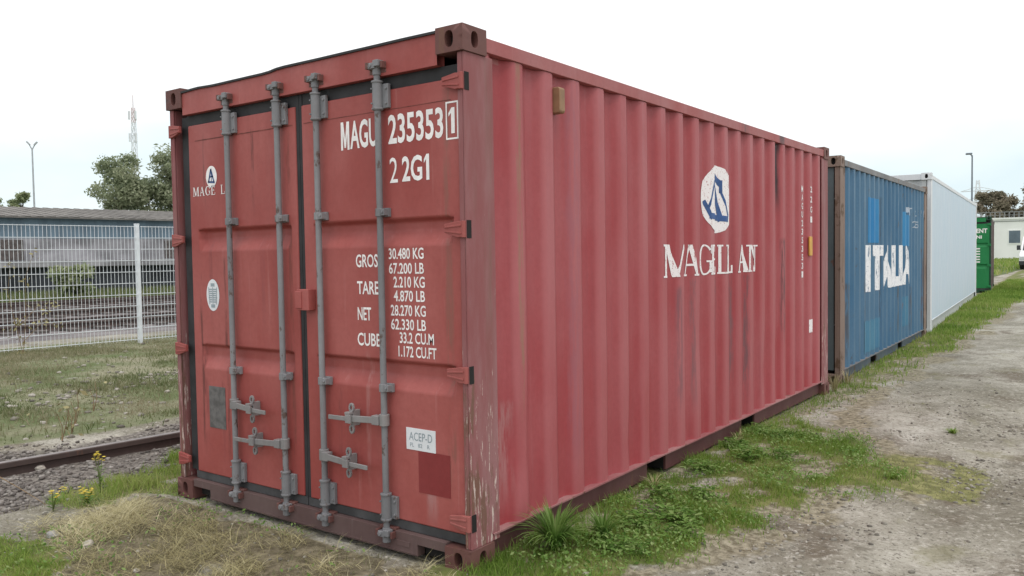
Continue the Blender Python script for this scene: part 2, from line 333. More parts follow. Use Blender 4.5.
# ------------------------------------------------------------------ ground: height and zones
def cside(y): return np.interp(y, [0, 6.06, 6.74, 12.8, 13.35, 25.5, 28.9, 60], [0, 0, -.05, -.17, -.2, -.95, -.93, -2.2])
def railx(y): return np.interp(y, [-40, -6, .06, 2, 4, 8, 40], [-9.0, -4.62, -3.99, -3.79, -3.66, -3.62, -3.62])
def z_grassR(x, y):
    b = np.interp(y, [-.6, .0, .35, .6, 1, 1.5, 2.1, 2.5, 3, 3.4, 3.9, 4.3, 5, 6, 7, 9, 11, 13.4, 20, 26, 40], [.45, .58, .63, .67, .78, .88, 1.04, 1.2, 1.25, 1.05, .75, .42, .30, .34, .42, .50, .62, .62, .95, 1.2, 1.9])
    b = b+(fbm(x, y, 2.1, 3)-.5)*.55
    amt = np.interp(y, [-.8, -.3, .0, 3.6, 4.1, 4.6, 6, 6.8, 9.0, 10, 60], [0, .5, 1, 1, .7, .25, .22, .5, .7, 1, 1])
    d = x-cside(y)
    return sm(d, b+.14, b-.16)*amt*sm(d, -.5, -.1)*sm(fbm(x, y, 5, 9), .24, .55)
def z_verge(x, y):
    b = np.interp(y, [-.6, .0, .6, 1, 1.5, 2.1, 2.5, 3.4, 4, 5, 6, 9, 20, 40], [.7, .8, .9, 1.0, 1.15, 1.3, 1.5, 1.5, 1.1, .75, .7, .8, 1.2, 2.2])+(fbm(x, y, 1.6, 53)-.5)*.7
    return sm(x-cside(y), b+.2, b-.25)*sm(x-cside(y), -.6, -.2)*sm(fbm(x, y, 3, 54), .2, .5)
def z_moss(x, y):
    return np.exp(-((x-1.42)/.40)**4-((y-3.0)/.62)**4)*sm(fbm(x, y, 3, 5), .22, .5)+.8*np.exp(-((x-.95)/.3)**2-((y-5.9)/.5)**2)*sm(fbm(x, y, 5, 8), .4, .6)
def z_greenL(x, y):
    e = lambda cx, cy, rx, ry: sm(((x-cx)/rx)**2+((y-cy)/ry)**2+(fbm(x, y, 5, 11)-.5)*1.2, 1.15, .55)
    return np.clip(e(-2.15, -1.42, .62, .52)+.75*e(-2.95, -.30, .34, .30)+.7*e(-3.05, .22, .28, .34)+e(-2.72, .02, .22, .12)+e(-3.32, .62, .16, .2)+.8*e(-2.5, .12, .16, .16), 0, 1)
def z_straw(x, y):
    t = sm(y, -.02, -.12)*sm(x, -2.72, -2.45)*sm(x, .02, -.2)*sm(y+.30*x, -1.75, -1.45)
    return np.clip(t*(1-z_greenL(x, y)), 0, 1)*sm(fbm(x, y, 3, 21), .1, .4)
def z_gravel(x, y):
    d = np.abs(x-(railx(y)+.15))
    return sm(d+(fbm(x, y, 2.3, 31)-.5)*.5, 1.05, .62)*(1-.85*z_greenL(x, y))*sm(x, -2.55, -2.75)
def fencex(y): return -12.25+.1*(y-2.9)
def z_meadow(x, y): return sm(x, railx(y)-.75, railx(y)-1.2)*sm(x, fencex(y)-1.4, fencex(y)-1.0)
def z_far_ballast(x, y):
    t = x-.1*(y-8); return sm(t, -31.5, -30.5)*sm(t, -13.6, -14.3)
def z_far_grass(x, y):
    t = x-.1*(y-8); a = sm(t, -30.7, -31.2)
    b = sm(x, 6, 12)+sm(y, 38, 48)*sm(np.abs(x+.2-.004*y), 2.2, 3.4)+sm(y, 95, 100)
    return np.clip(a+b, 0, 1)
def height(x, y):
    n = (fbm(x, y, .9, 41)-.5)*.05+(fbm(x, y, 4, 43)-.5)*.022
    near = sm(np.hypot(x, y), 60, 25)
    under = sm(x-cside(y), -.15, .12)+sm(x-cside(y), -2.35, -2.6)+sm(y, .05, -.15)
    n = n*near*np.clip(under, 0, 1)-.012*np.clip(1-under, 0, 1)
    n = n-.02*sm(np.abs(x-1.75), .35, .1)*near+.025*z_grassR(x, y)
    n = n+.05*sm(x, -5.2, -8)*sm(x, -13, -11)-.03*z_gravel(x, y)
    return n
def axis(parts):
    out = []
    for a, b, s in parts: out += list(np.arange(a, b, s))
    return np.array(out+[parts[-1][1]])
gx = axis([(-900, -200, 100), (-200, -60, 14), (-60, -14, .8), (-14, -6, .16), (-6, 3.4, .05), (3.4, 8, .25), (8, 60, 4), (60, 900, 84)])
gy = axis([(-300, -30, 45), (-30, -6, 3), (-6, -2.2, .2), (-2.2, 5, .05), (5, 16, .12), (16, 40, .5), (40, 140, 4), (140, 1400, 90)])
GX, GY = np.meshgrid(gx, gy); fx, fy = GX.ravel(), GY.ravel()
GZ = height(fx, fy); nx = len(gx); ii, jj = np.meshgrid(np.arange(nx-1), np.arange(len(gy)-1)); q = (jj*nx+ii).ravel()
F = np.stack([q, q+1, q+1+nx, q+nx], 1)
M = NT('ground_soil_gravel_and_turf')
lane = M.mix(M.ramp(M.noise(.55, (1, 1, 1), 7, .62), .36, .64), (.20, .185, .145), (.41, .39, .335))
lane = M.mix(M.ramp(M.noise(1.25, (1, .7, 1), 8, .66, (3, 9, 0)), .50, .66, 0, .85), lane, (.135, .11, .08))
lane = M.mix(M.ramp(M.noise(.9, (.8, .35, 1), 6, .6, (7, 1, 0)), .55, .72, 0, .75), lane, (.56, .54, .49))
lane = M.mix(M.ramp(M.noise(24, (1, 1, 1), 7, .75), .50, .66, 0, .75), lane, (.53, .505, .45))
lane = M.mix(M.ramp(M.noise(42, (1, 1, 1), 6, .75, (5, 5, 0)), .52, .64, 0, .75), lane, (.085, .074, .055))
lane = M.mix(M.ramp(M.noise(6, (1, 1, 1), 7, .75, (2, 5, 0)), .50, .68, 0, .6), lane, (.12, .108, .08))
lane = M.mix(M.ramp(M.noise(1.7, (1, .6, 1), 7, .7, (12, 5, 0)), .56, .68, 0, .5), lane, (.20, .19, .10))
grs = M.mix(M.ramp(M.noise(2.2, (1, 1, 1), 6), .35, .65), (.10, .135, .035), (.20, .205, .075))
grs = M.mix(M.ramp(M.noise(26, (1, 1, 1), 4), .45, .7, 0, .6), grs, (.15, .125, .07))
mead = M.mix(M.ramp(M.noise(.9, (1, 1, 1), 7, .65, (2, 4, 0)), .35, .65), (.115, .15, .06), (.27, .255, .175))
mead = M.mix(M.ramp(M.noise(2.6, (1, 1, 1), 7, .7, (8, 4, 0)), .60, .70, 0, .8), mead, (.36, .34, .31))
mead = M.mix(M.ramp(M.noise(22, (1, 1, 1), 4, .7), .45, .7, 0, .5), mead, (.07, .06, .035))
strw = M.mix(M.ramp(M.noise(12, (1, 1, 1), 6, .7), .35, .7), (.10, .085, .055), (.27, .235, .16))
grav = M.mix(M.ramp(M.noise(32, (1, 1, 1), 5, .7), .35, .65), (.085, .074, .066), (.26, .235, .21))
fbal = M.mix(M.ramp(M.noise(1.4, (1, .4, 1), 6, .7), .35, .65), (.125, .112, .115), (.245, .225, .225))
fgr = M.mix(M.ramp(M.noise(.35, (1, 1, 1), 6, .6), .35, .65), (.075, .115, .035), (.15, .175, .065))
mos = M.mix(M.ramp(M.noise(14, (1, 1, 1), 5), .4, .65), (.15, .155, .06), (.27, .265, .115))
edge = M.math('MULTIPLY', M.math('SUBTRACT', M.noise(16, (1, 1, 1), 5, .65), .5), .9)
def zone(c, name, col):
    v = M.math('ADD', M.attr(name), edge); return M.mix(M.ramp(v, .32, .62), c, col)
c = lane
verg = M.mix(M.ramp(M.noise(20, (1, 1, 1), 6, .7), .36, .66), (.14, .122, .08), (.37, .335, .25))
for nme, col in (('verge', verg), ('meadow', mead), ('straw', strw), ('gravel', grav), ('far_ballast', fbal), ('far_grass', fgr), ('grass', grs), ('moss', mos)): c = zone(c, nme, col)
M.col(c); M.rough(.92); M.b.inputs['Specular IOR Level'].default_value = .2
M.bump(M.math('ADD', M.noise(9, (1, 1, 1), 6, .65), M.math('MULTIPLY', M.noise(60, (1, 1, 1), 4, .7), .35)), .55, .05)
gr = npmesh('ground', np.stack([fx, fy, GZ], 1), [F], [M.m], attrs=dict(verge=.8*z_verge(fx, fy), grass=np.clip(z_grassR(fx, fy)+z_greenL(fx, fy), 0, 1), moss=z_moss(fx, fy), straw=z_straw(fx, fy),
     gravel=z_gravel(fx, fy), meadow=z_meadow(fx, fy), far_ballast=z_far_ballast(fx, fy), far_grass=z_far_grass(fx, fy)), smooth=True)
tag(gr, kind='structure')

# ------------------------------------------------------------------ containers
P0, PITCH, DEP = .206, .278, .036
PB = [0, .068, .138, .206]                        # slope in, inner flat, slope out, outer flat
def prof(y, L, warp=1.):
    """distance of the corrugated sheet inside the outer face"""
    if y < .2 or y > L-.2: return .008
    t = (y-P0) % PITCH
    if t < .068: d = t/.068
    elif t < .138: d = 1
    elif t < .206: d = 1-(t-.138)/.068
    else: d = 0
    return .008+DEP*d
def dent(y, z): 
    return .006*(float(fbm(y, z, .8, 77))-.5)+.022*math.exp(-((y-.40)/.10)**2-((z-.55)/.20)**2)+.012*math.exp(-((y-1.6)/.25)**2-((z-.35)/.16)**2)+.010*math.exp(-((y-2.75)/.3)**2-((z-.9)/.3)**2)+.012*math.exp(-((y-4.1)/.35)**2-((z-.5)/.25)**2)-.006*math.exp(-((y-3.4)/.3)**2-((z-1.9)/.3)**2)
def breaks(y0, y1):
    k = 0; out = []
    while P0+k*PITCH < y1:
        for b in PB:
            v = P0+k*PITCH+b
            if y0 < v < y1: out.append(v)
        k += 1
    return out
def font_mesh(txt, bold=.0):
    cu = bpy.data.curves.new('txt', 'FONT'); cu.body = txt; cu.offset = bold; cu.resolution_u = 3; cu.fill_mode = 'FRONT'
    o = bpy.data.objects.new('txt', cu); me = bpy.data.meshes.new_from_object(o)
    bm = bmesh.new(); bm.from_mesh(me); bpy.data.objects.remove(o); bpy.data.curves.remove(cu); bpy.data.meshes.remove(me)
    xs = [v.co.x for v in bm.verts]; ys = [v.co.y for v in bm.verts]
    x0, x1, y0, y1 = min(xs), max(xs), min(ys), max(ys)
    for v in bm.verts: v.co = ((v.co.x-x0)/(x1-x0), (v.co.y-y0)/(y1-y0), 0)
    return bm
def bm_poly(polys):
    bm = bmesh.new()
    for P in polys:
        try: bm.faces.new([bm.verts.new((a, b, 0)) for a, b in P])
        except ValueError: pass
    bmesh.ops.triangulate(bm, faces=bm.faces); return bm
class Flat:
    """collects flat paint marks given in (u,v) and lays them on a surface"""
    def __init__(s): s.v = []; s.f = []; s.m = []
    def put(s, bm, fn, u0=0, v0=0, w=1, h=1, mi=0, cuts=(), lift=0, zc=()):
        for v in bm.verts: v.co = (u0+v.co.x*w, v0+v.co.y*h, 0)
        for c in cuts: bmesh.ops.bisect_plane(bm, geom=bm.verts[:]+bm.edges[:]+bm.faces[:], plane_co=(c, 0, 0), plane_no=(1, 0, 0))
        for c in zc: bmesh.ops.bisect_plane(bm, geom=bm.verts[:]+bm.edges[:]+bm.faces[:], plane_co=(0, c, 0), plane_no=(0, 1, 0))
        bm.verts.index_update(); b = len(s.v)
        for v in bm.verts: s.v.append(fn(v.co.x, v.co.y, lift))
        for q in bm.faces: s.f.append([b+v.index for v in q.verts]); s.m.append(mi)
        bm.free(); return s
    def text(s, t, fn, u0, u1, v0, v1, bold=.0, mi=0, **k): return s.put(font_mesh(t, bold), fn, u0, v0, u1-u0, v1-v0, mi, **k)
    def rect(s, fn, u0, u1, v0, v1, mi=0, **k): return s.put(bm_poly([[(0, 0), (1, 0), (1, 1), (0, 1)]]), fn, u0, v0, u1-u0, v1-v0, mi, **k)
    def ell(s, fn, cu, cv, ru, rv, mi=0, n=40, **k):
        return s.put(bm_poly([[(math.cos(2*math.pi*i/n), math.sin(2*math.pi*i/n)) for i in range(n)]]), fn, cu, cv, ru, rv, mi, **k)
    def line(s, fn, a, b, w, mi=0, **k):
        a = Vector((a[0], a[1])); b = Vector((b[0], b[1])); d = (b-a).normalized(); nn = Vector((-d.y, d.x))*w/2
        return s.put(bm_poly([[tuple(a-nn), tuple(b-nn), tuple(b+nn), tuple(a+nn)]]), fn, mi=mi, **k)
    def build(s, name, mats, parent):
        me = bpy.data.meshes.new(name); me.from_pydata(s.v, [], s.f)
        for q in mats: me.materials.append(q)
        me.polygons.foreach_set('material_index', s.m)
        o = bpy.data.objects.new(name, me); C.objects.link(o); o.parent = parent; return o
ONE = [[(.42, 0), (1, 0), (1, 1), (.50, 1), (.0, .80), (.0, .66), (.42, .80)]]
EM = [[(0, 0), (.24, 0), (.24, 1), (0, 1)], [(.76, 0), (1, 0), (1, 1), (.76, 1)], [(.24, 1), (.24, .62), (.41, .08), (.5, .08), (.5, .36), (.31, 1)], [(.5, .36), (.5, .08), (.59, .08), (.76, .62), (.76, 1), (.69, 1)]]
# serif capitals on a unit box
def serif(ch):
    P = []
    def st(x0, y0, x1, y1, w):                     # stroke with horizontal ends
        P.append([(x0-w/2, y0), (x0+w/2, y0), (x1+w/2, y1), (x1-w/2, y1)])
    def slab(x0, x1, y, h=.06): P.append([(x0, y), (x1, y), (x1, y+h), (x0, y+h)])
    T, t = .19, .075
    if ch == 'M':
        st(.10, .05, .10, .95, t); st(.38, 1, .66, 0, T); st(.95, 1, .66, 0, t); slab(0, .22, 0); slab(0, .45, .94)
    elif ch == 'm':
        st(.12, .05, .12, .95, t); st(.18, 1, .48, 0, T*.8); st(.80, 1, .48, 0, t); st(.86, .05, .86, .95, T*.8); slab(0, .25, 0); slab(0, .22, .94); slab(.72, 1, 0); slab(.78, 1, .94)
    elif ch == 'A':
        st(.46, 1, .12, .04, t); st(.48, 1, .82, .04, T); slab(0, .28, 0); slab(.64, 1, 0); P.append([(.24, .32), (.70, .32), (.68, .39), (.27, .39)])
    elif ch == 'a':
        st(.06, .04, .30, 1, t); st(.60, 1, .88, .04, T*.9); slab(0, .2, 0); slab(.74, 1, 0); P.append([(.30, 1), (.60, 1), (.60, .93), (.30, .93)]); P.append([(.16, .34), (.80, .34), (.79, .40), (.18, .40)])
    elif ch in 'GC':
        n = 26; o = []; i_ = []
        for k in range(n+1):
            a = R(42+k*(282)/n); o.append((.5+.49*math.cos(a), .5+.51*math.sin(a))); i_.append((.53+.33*math.cos(a), .5+.45*math.sin(a)))
        for k in range(n): P.append([o[k], o[k+1], i_[k+1], i_[k]])
        slab(.62, 1, .42); st(.86, .08, .86, .44, T*.9); st(.88, .70, .88, .97, t)
    elif ch == 'E':
        st(.2, .04, .2, .96, T); slab(.02, .9, 0); slab(.02, .86, .94); slab(.2, .66, .48); st(.86, 0, .86, .26, t); st(.82, .76, .82, 1, t); st(.64, .38, .64, .62, t)
    elif ch == 'L':
        st(.24, .04, .24, .96, T); slab(.04, .95, 0); slab(.04, .46, .94); st(.92, 0, .92, .28, t)
    elif ch == 'N':
        st(.14, .05, .14, .95, t); st(.20, 1, .80, 0, T); st(.86, .05, .86, .95, t); slab(0, .28, 0); slab(0, .24, .94); slab(.70, 1, .94)
    return bm_poly(P)

def holed(mb, o, U, V, w, h, ru, rv, dep, n=20):
    """rectangular face with an oval hole leading into a pocket"""
    o = Vector(o); U = Vector(U); V = Vector(V); N = U.cross(V)
    angs = sorted(set([2*math.pi*i/n for i in range(n)]+[math.atan2(sy*h, sx_*w) % (2*math.pi) for sx_ in (1, -1) for sy in (1, -1)]))
    k = len(angs); out, inn, deep = [], [], []
    for a in angs:
        ca, sa = math.cos(a), math.sin(a); t = min(w/2/abs(ca) if abs(ca) > 1e-6 else 9, h/2/abs(sa) if abs(sa) > 1e-6 else 9)
        out.append(o+U*ca*t+V*sa*t)
        p = o+U*(abs(ca)**.8*math.copysign(ru, ca))+V*(abs(sa)**.8*math.copysign(rv, sa)); inn.append(p); deep.append(p-N*dep)
    mb.mi = 0
    mb.add(out+inn, [(i, (i+1) % k, k+(i+1) % k, k+i) for i in range(k)])
    mb.add(inn+deep, [(i, (i+1) % k, k+(i+1) % k, k+i) for i in range(k)])
    mb.mi = 1; mb.add(deep, [tuple(range(k))]); mb.mi = 0
def casting(root, ax, ay, az, mat, e=.004):
    """corner casting; ax, ay, az in {0,1} pick the corner (x: 1 = right side, y: 0 = door end, z: 1 = top)"""
    def place(w, L, H):
        x0, x1 = (-.162, e) if ax else (-w-e, -w+.162); y0, y1 = (-e, .178) if not ay else (L-.178, L+e); z0, z1 = (H-.118, H+e) if az else (0, .118)
        cx, cy, cz = (x0+x1)/2, (y0+y1)/2, (z0+z1)/2; dx, dy, dz = x1-x0, y1-y0, z1-z0
        b = MB(); yf = y0 if not ay else y1; xf = x1 if ax else x0; yb = y1 if not ay else y0; xb = x0 if ax else x1
        s_ = 1 if not ay else -1
        holed(b, (cx, yf, cz), (s_, 0, 0), (0, 0, 1), dx, dz, .026, .039, .05)
        s_ = 1 if ax else -1
        holed(b, (xf, cy, cz), (0, s_, 0), (0, 0, 1), dy, dz, .026, .039, .05)
        b.add([(x0, y0, z1), (x1, y0, z1), (x1, y1, z1), (x0, y1, z1), (x0, y0, z0), (x1, y0, z0), (x1, y1, z0), (x0, y1, z0)], [(0, 1, 2, 3), (4, 7, 6, 5)])
        b.add([(x0, yb, z0), (x1, yb, z0), (x1, yb, z1), (x0, yb, z1)], [(0, 1, 2, 3)]); b.add([(xb, y0, z0), (xb, y1, z0), (xb, y1, z1), (xb, y0, z1)], [(0, 1, 2, 3)])
        me = b.build('corner_casting', [mat, m['dark']], root)
        bm = bmesh.new(); bm.from_mesh(me.data); bmesh.ops.remove_doubles(bm, verts=bm.verts, dist=1e-5); bmesh.ops.recalc_face_normals(bm, faces=bm.faces); bm.to_mesh(me.data); bm.free()
        bv = me.modifiers.new('bevel', 'BEVEL'); bv.width = .008; bv.segments = 2; bv.limit_method = 'ANGLE'; bv.angle_limit = R(60)
        me.data.polygons.foreach_set('use_smooth', [True]*len(me.data.polygons)); me.data.set_sharp_from_angle(angle=R(40))
        return me
    return place
def corr_wall(name, root, mat, x_out, sgn, L, z0, z1, nz, flat=False, warp=True):
    ys = [.17]+(breaks(.2, L-.2) if not flat else list(np.linspace(.3, L-.3, 24)))+[L-.17]
    zs = np.linspace(z0, z1, nz+1); v = []; fs = []
    for y in ys:
        for z in zs:
            d = (.012 if flat else prof(y, L))+(dent(y, z) if warp else 0)
            v.append((x_out-sgn*d, y, z))
    k = nz+1
    for i in range(len(ys)-1):
        for j in range(nz): fs.append((i*k+j, (i+1)*k+j, (i+1)*k+j+1, i*k+j+1))
    b = MB(); b.add(v, fs); o = b.build(name, mat, root)
    if sgn*o.data.polygons[0].normal.x < 0: o.data.flip_normals()
    bm = bmesh.new(); bm.from_mesh(o.data)
    bm.to_mesh(o.data); bm.free()
    if not flat:
        s = o.modifiers.new('bevel', 'BEVEL'); s.width = .012; s.segments = 2; s.limit_method = 'ANGLE'; s.angle_limit = R(12)
        o.data.polygons.foreach_set('use_smooth', [True]*len(o.data.polygons)); s.harden_normals = True
    return o
def frame_parts(root, L, H, K, flat=False, door=True, w=2.438, warp=False, zb=.15):
    """posts, castings, rails, walls and roof shared by every container; K maps roles to materials"""
    for ax in (1, 0):
        for ay in (0, 1):
            for az in (0, 1): casting(root, ax, ay, az, K['cast'])(w, L, H)
            s = 1 if ax else -1; X = 0 if ax else -w
            b = MB(); y0, y1 = (.014, .16) if ay == 0 else (L-.16, L-.014)
            xa, xb = sorted((X-s*.005, X-s*.14))
            # J section post: outer flange, front flange and inner return
            xo = X-s*.005; b.box(*sorted((xo, xo-s*.012)), *((.014, .235) if ay == 0 else (L-.235, L-.014)), .118, H-.118)
            fw = .042 if door else .062
            b.box(*sorted((xo-s*.012, xo-s*fw)), *((.014, .026) if ay == 0 else (L-.026, L-.014)), .118, H-.118)
            b.box(*sorted((xo-s*.030, xo-s*.042)), *((.026, .15) if ay == 0 else (L-.15, L-.026)), .118, H-.118)
            b.build('corner_post', K['post'], root, bevel=.005)
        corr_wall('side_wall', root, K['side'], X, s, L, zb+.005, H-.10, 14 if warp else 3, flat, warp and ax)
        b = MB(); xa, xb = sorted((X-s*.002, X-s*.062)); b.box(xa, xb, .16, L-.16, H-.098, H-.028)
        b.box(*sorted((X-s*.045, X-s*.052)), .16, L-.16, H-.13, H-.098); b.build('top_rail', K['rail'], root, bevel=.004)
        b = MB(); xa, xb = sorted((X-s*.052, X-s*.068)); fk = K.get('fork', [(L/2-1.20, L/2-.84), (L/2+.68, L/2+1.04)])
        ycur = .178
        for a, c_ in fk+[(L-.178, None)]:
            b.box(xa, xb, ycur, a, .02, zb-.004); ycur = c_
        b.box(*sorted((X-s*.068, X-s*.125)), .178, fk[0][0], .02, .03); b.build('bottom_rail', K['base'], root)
        b = MB(); lv = []
        n = 60
        for i in range(n+1):
            y = .178+(L-.356)*i/n; wv = (.012*(float(fbm(y, 3.3, 1.7, 5))-.5)) if warp else 0
            for x, z in ((X-s*.068, zb-.004), (X-s*(.000+abs(wv)*.4), zb-.003+wv), (X-s*.000, zb+.006+wv), (X-s*.068, zb+.012)): lv.append((x, y, z))
        b.add(lv, [(4*i+j, 4*i+(j+1) % 4, 4*i+4+(j+1) % 4, 4*i+4+j) for i in range(n) for j in range(4)]); b.build('bottom_lip', K['lip'], root)
        if 'gap' not in K:
            for a, c_ in fk:
                b = MB(); xx = X-s*.068
                b.box(*sorted((xx, xx-s*.3)), a-.012, a, .02, zb-.01); b.box(*sorted((xx, xx-s*.3)), c_, c_+.012, .02, zb-.01); b.box(*sorted((xx-s*.3, xx-s*.31)), a, c_, .02, zb-.01)
                b.build('forklift_pocket', m['dark'], root)
    b = MB(); b.box(-w+.062, -.062, .06, L-.06, H-.05, H-.035); k = .3
    while k < L-.4: b.box(-w+.16, -.16, k, k+.12, H-.035, H-.022); k += .4
    b.build('roof', K['rail'], root)
    b = MB(); b.box(-w+.07, -.07, .1, L-.1, .13, .15); b.build('floor', m['dark'], root)
    # plain far end: corrugated sheet between header and sill
    ends = ([L-.03] if door else [.03, L-.03])
    for ye in ends:
        b = MB(); s = -1 if ye < L/2 else 1; n = 8; ws = (w-.16)/n; v = []
        for i in range(n):
            a = -w+.08+i*ws
            for q_, d in ((0, 0), (.25, .03), (.5, .03), (.75, 0)): v.append((a+q_*ws, d))
        v.append((-.08, 0))
        b.add([(x, ye-s*d, z) for x, d in v for z in (.16, H-.12)], [(2*i, 2*i+2, 2*i+3, 2*i+1) for i in range(len(v)-1)])
        b.build('end_wall', K['end'], root)
    for ye in ends:
        s = -1 if ye < L/2 else 1; yo = 0 if s < 0 else L
        ya, yb = sorted((yo-s*.008, yo-s*.06)); b = MB(); b.box(-w+.162, -.162, ya, yb, H-.115, H-.012); b.build('end_header', K['rail'], root, bevel=.004)
        b = MB(); b.box(-w+.162, -.162, ya, yb, .015, .15); b.build('end_sill', K['base'], root, bevel=.004)

def groove_panel(name, x0, x1, z0, z1, y, gx0, gx1, gs, mat, root, th=.045):
    """pressed steel door leaf with trapezoid grooves gs = [(z_low, z_high)]"""
    D = .036
    xs = [x0, gx0, gx0+.035, gx1-.035, gx1, x1]; zs = [z0]
    for a, b_ in gs: zs += [a, a+.075, b_-.018, b_]
    zs += [z1]; v = []; fs = []
    for x in xs:
        for z in zs:
            d = 0
            if gx0 < x < gx1:
                for a, b_ in gs:
                    if a < z < b_: d = D
            v.append((x, y+d, z))
    k = len(zs)
    for i in range(len(xs)-1):
        for j in range(k-1): fs.append((i*k+j, (i+1)*k+j, (i+1)*k+j+1, i*k+j+1))
    b = MB(); b.add(v, fs)
    per = [i*k for i in range(len(xs))]+[(len(xs)-1)*k+j for j in range(1, k)]+[i*k+k-1 for i in range(len(xs)-2, -1, -1)]+[j for j in range(k-2, 0, -1)]
    n = len(per); b.add([v[i] for i in per]+[(v[i][0], y+th, v[i][2]) for i in per], [(i, (i+1) % n, n+(i+1) % n, n+i) for i in range(n)])
    o = b.build(name, mat, root)
    bm = bmesh.new(); bm.from_mesh(o.data); bmesh.ops.remove_doubles(bm, verts=bm.verts, dist=1e-5); bmesh.ops.recalc_face_normals(bm, faces=bm.faces)
    if sum(q.normal.y*q.calc_area() for q in bm.faces) > 0: bmesh.ops.reverse_faces(bm, faces=bm.faces)
    bm.to_mesh(o.data); bm.free()
    o.data.polygons.foreach_set('use_smooth', [True]*len(o.data.polygons)); o.data.set_sharp_from_angle(angle=R(70))
    bv = o.modifiers.new('bevel', 'BEVEL'); bv.width = .009; bv.segments = 3; bv.limit_method = 'ANGLE'; bv.angle_limit = R(20); bv.harden_normals = True
    return o
YD = .03
def lockbar(door, x, hz, hdir, hl, K):
    """one locking bar with cams, brackets, guides and handle, all hung on its door"""
    yb = -.002
    b = MB(); b.cyl((x, yb, .115), (x, yb, 2.475), .0165, n=14); b.build('locking_bar', K['bar'], door, smooth=True)
    for z0, z1, top in ((2.255, 2.405, 1), (.17, .315, 0)):
        b = MB(); b.cyl((x, yb, z0), (x, yb, z1), .0255, n=14)
        for zz in (z0+.004, z1-.012): b.cyl((x, yb, zz), (x, yb, zz+.010), .030, n=14)
        b.box(x-.012, x+.062, .010, YD, z0+.012, z1-.018)
        for zz in (z0+.035, z1-.042): b.cyl((x+.050, .010, zz), (x+.050, .002, zz), .007, n=6); b.cyl((x-.018, -.02, zz), (x-.018, -.029, zz), .005, n=6)
        b.build('bar_bracket', K['bar'], door, bevel=.002)
    for z, s in ((2.475, 1), (.105, -1)):
        b = MB(); b.cyl((x, yb, z-.045), (x, yb, z+.03), .022, n=12)
        b.box(x-.036, x+.012, yb-.030, yb+.004, z-.014, z+.016); b.box(x+.006, x+.040, yb-.034, yb+.010, z-.006, z+.026)
        b.cyl((x-.022, yb-.036, z+.002), (x-.022, yb-.004, z+.002), .013, n=8)
        b.build('bar_cam', K['bar'], door, bevel=.003)
        b = MB(); b.box(x-.058, x+.058, .004, .034, z-.035*(1 if s > 0 else .6), z+.035*(.6 if s > 0 else 1)); b.box(x-.056, x-.038, -.03, .006, z-.012, z+.022); b.box(x+.044, x+.058, -.026, .006, z-.016, z+.018)
        b.build('cam_keeper', K['keeper'], door, bevel=.003)
    for z in (1.745, .855):
        b = MB(); b.box(x-.038, x+.048, .010, YD, z-.022, z+.022); b.cyl((x, yb, z-.020), (x, yb, z+.020), .0235, n=12)
        b.box(x+.020, x+.046, -.020, .011, z-.016, z+.016); b.cyl((x+.034, -.02, z), (x+.034, -.027, z), .007, n=6)
        b.build('bar_guide', K['bar'], door, bevel=.002)
    # handle: hub clamped on the bar, flat arm, catch plates round it
    d = hdir; b = MB(); b.cyl((x, yb, hz-.030), (x, yb, hz+.030), .027, n=12); b.box(*sorted((x+d*.015, x+d*.062)), -.035, .004, hz-.026, hz+.022)
    xa = x+d*.055
    b.bar((xa, -.028, hz-.002), (x+d*hl*.62, -.034, hz-.012), .011, .034); b.bar((x+d*hl*.60, -.034, hz-.014), (x+d*hl, -.038, hz-.016), .010, .024)
    b.build('door_handle', K['handle'], door, bevel=.003)
    xc = x+d*hl*.58; b = MB()
    b.box(xc-.011, xc+.011, -.020, YD, hz-.052, hz+.030)
    for zz in (hz+.044, hz-.068):
        n = 12; o_ = [(xc+.019*math.cos(2*math.pi*i/n), zz+.026*math.sin(2*math.pi*i/n)) for i in range(n)]; i_ = [(xc+.008*math.cos(2*math.pi*i/n), zz+.013*math.sin(2*math.pi*i/n)) for i in range(n)]
        for i in range(n):
            j = (i+1) % n; q4 = [o_[i], o_[j], i_[j], i_[i]]; b.prism(q4, -.026, -.014)
    b.box(xc-.020, xc+.020, -.052, -.041, hz-.034, hz+.010); b.box(xc-.024, xc+.010, -.050, -.02, hz+.010, hz+.024)
    b.build('handle_catch', K['handle'], door, bevel=.002)
def hinge(door, side, z, K):
    """blade and knuckle; side +1 = right"""
    if side > 0: X = lambda q: -.005-q
    else: X = lambda q: -2.433+q
    b = MB()
    P = [(X(.018), z-.036), (X(.018), z+.036), (X(.045), z+.038), (X(.125), z+.026), (X(.125), z-.014), (X(.045), z-.038)]
    b.prism(P, -.002, .016)
    for dz in (-.030, .016): b.prism([(X(.022), z+dz*.8), (X(.022), z+dz*.8+.010), (X(.120), z+dz*.4+.008), (X(.120), z+dz*.4)], -.006, -.001)
    b.cyl((X(.014), .008, z-.039), (X(.014), .008, z+.039), .012, n=10)
    b.build('hinge', K, door, bevel=.002)
    if side > 0:
        b = MB(); b.box(-.006, -.0032, .016, .048, z-.042, z+.042); b.build('hinge_slot', m['dark'], door)
def hk(x): return .005*(float(fbm(x, 1.7, 1.8, 3))-.5)-.012*float(sm(x, -1.30, -1.45))+.006*math.exp(-((x+2.1)/.1)**2)
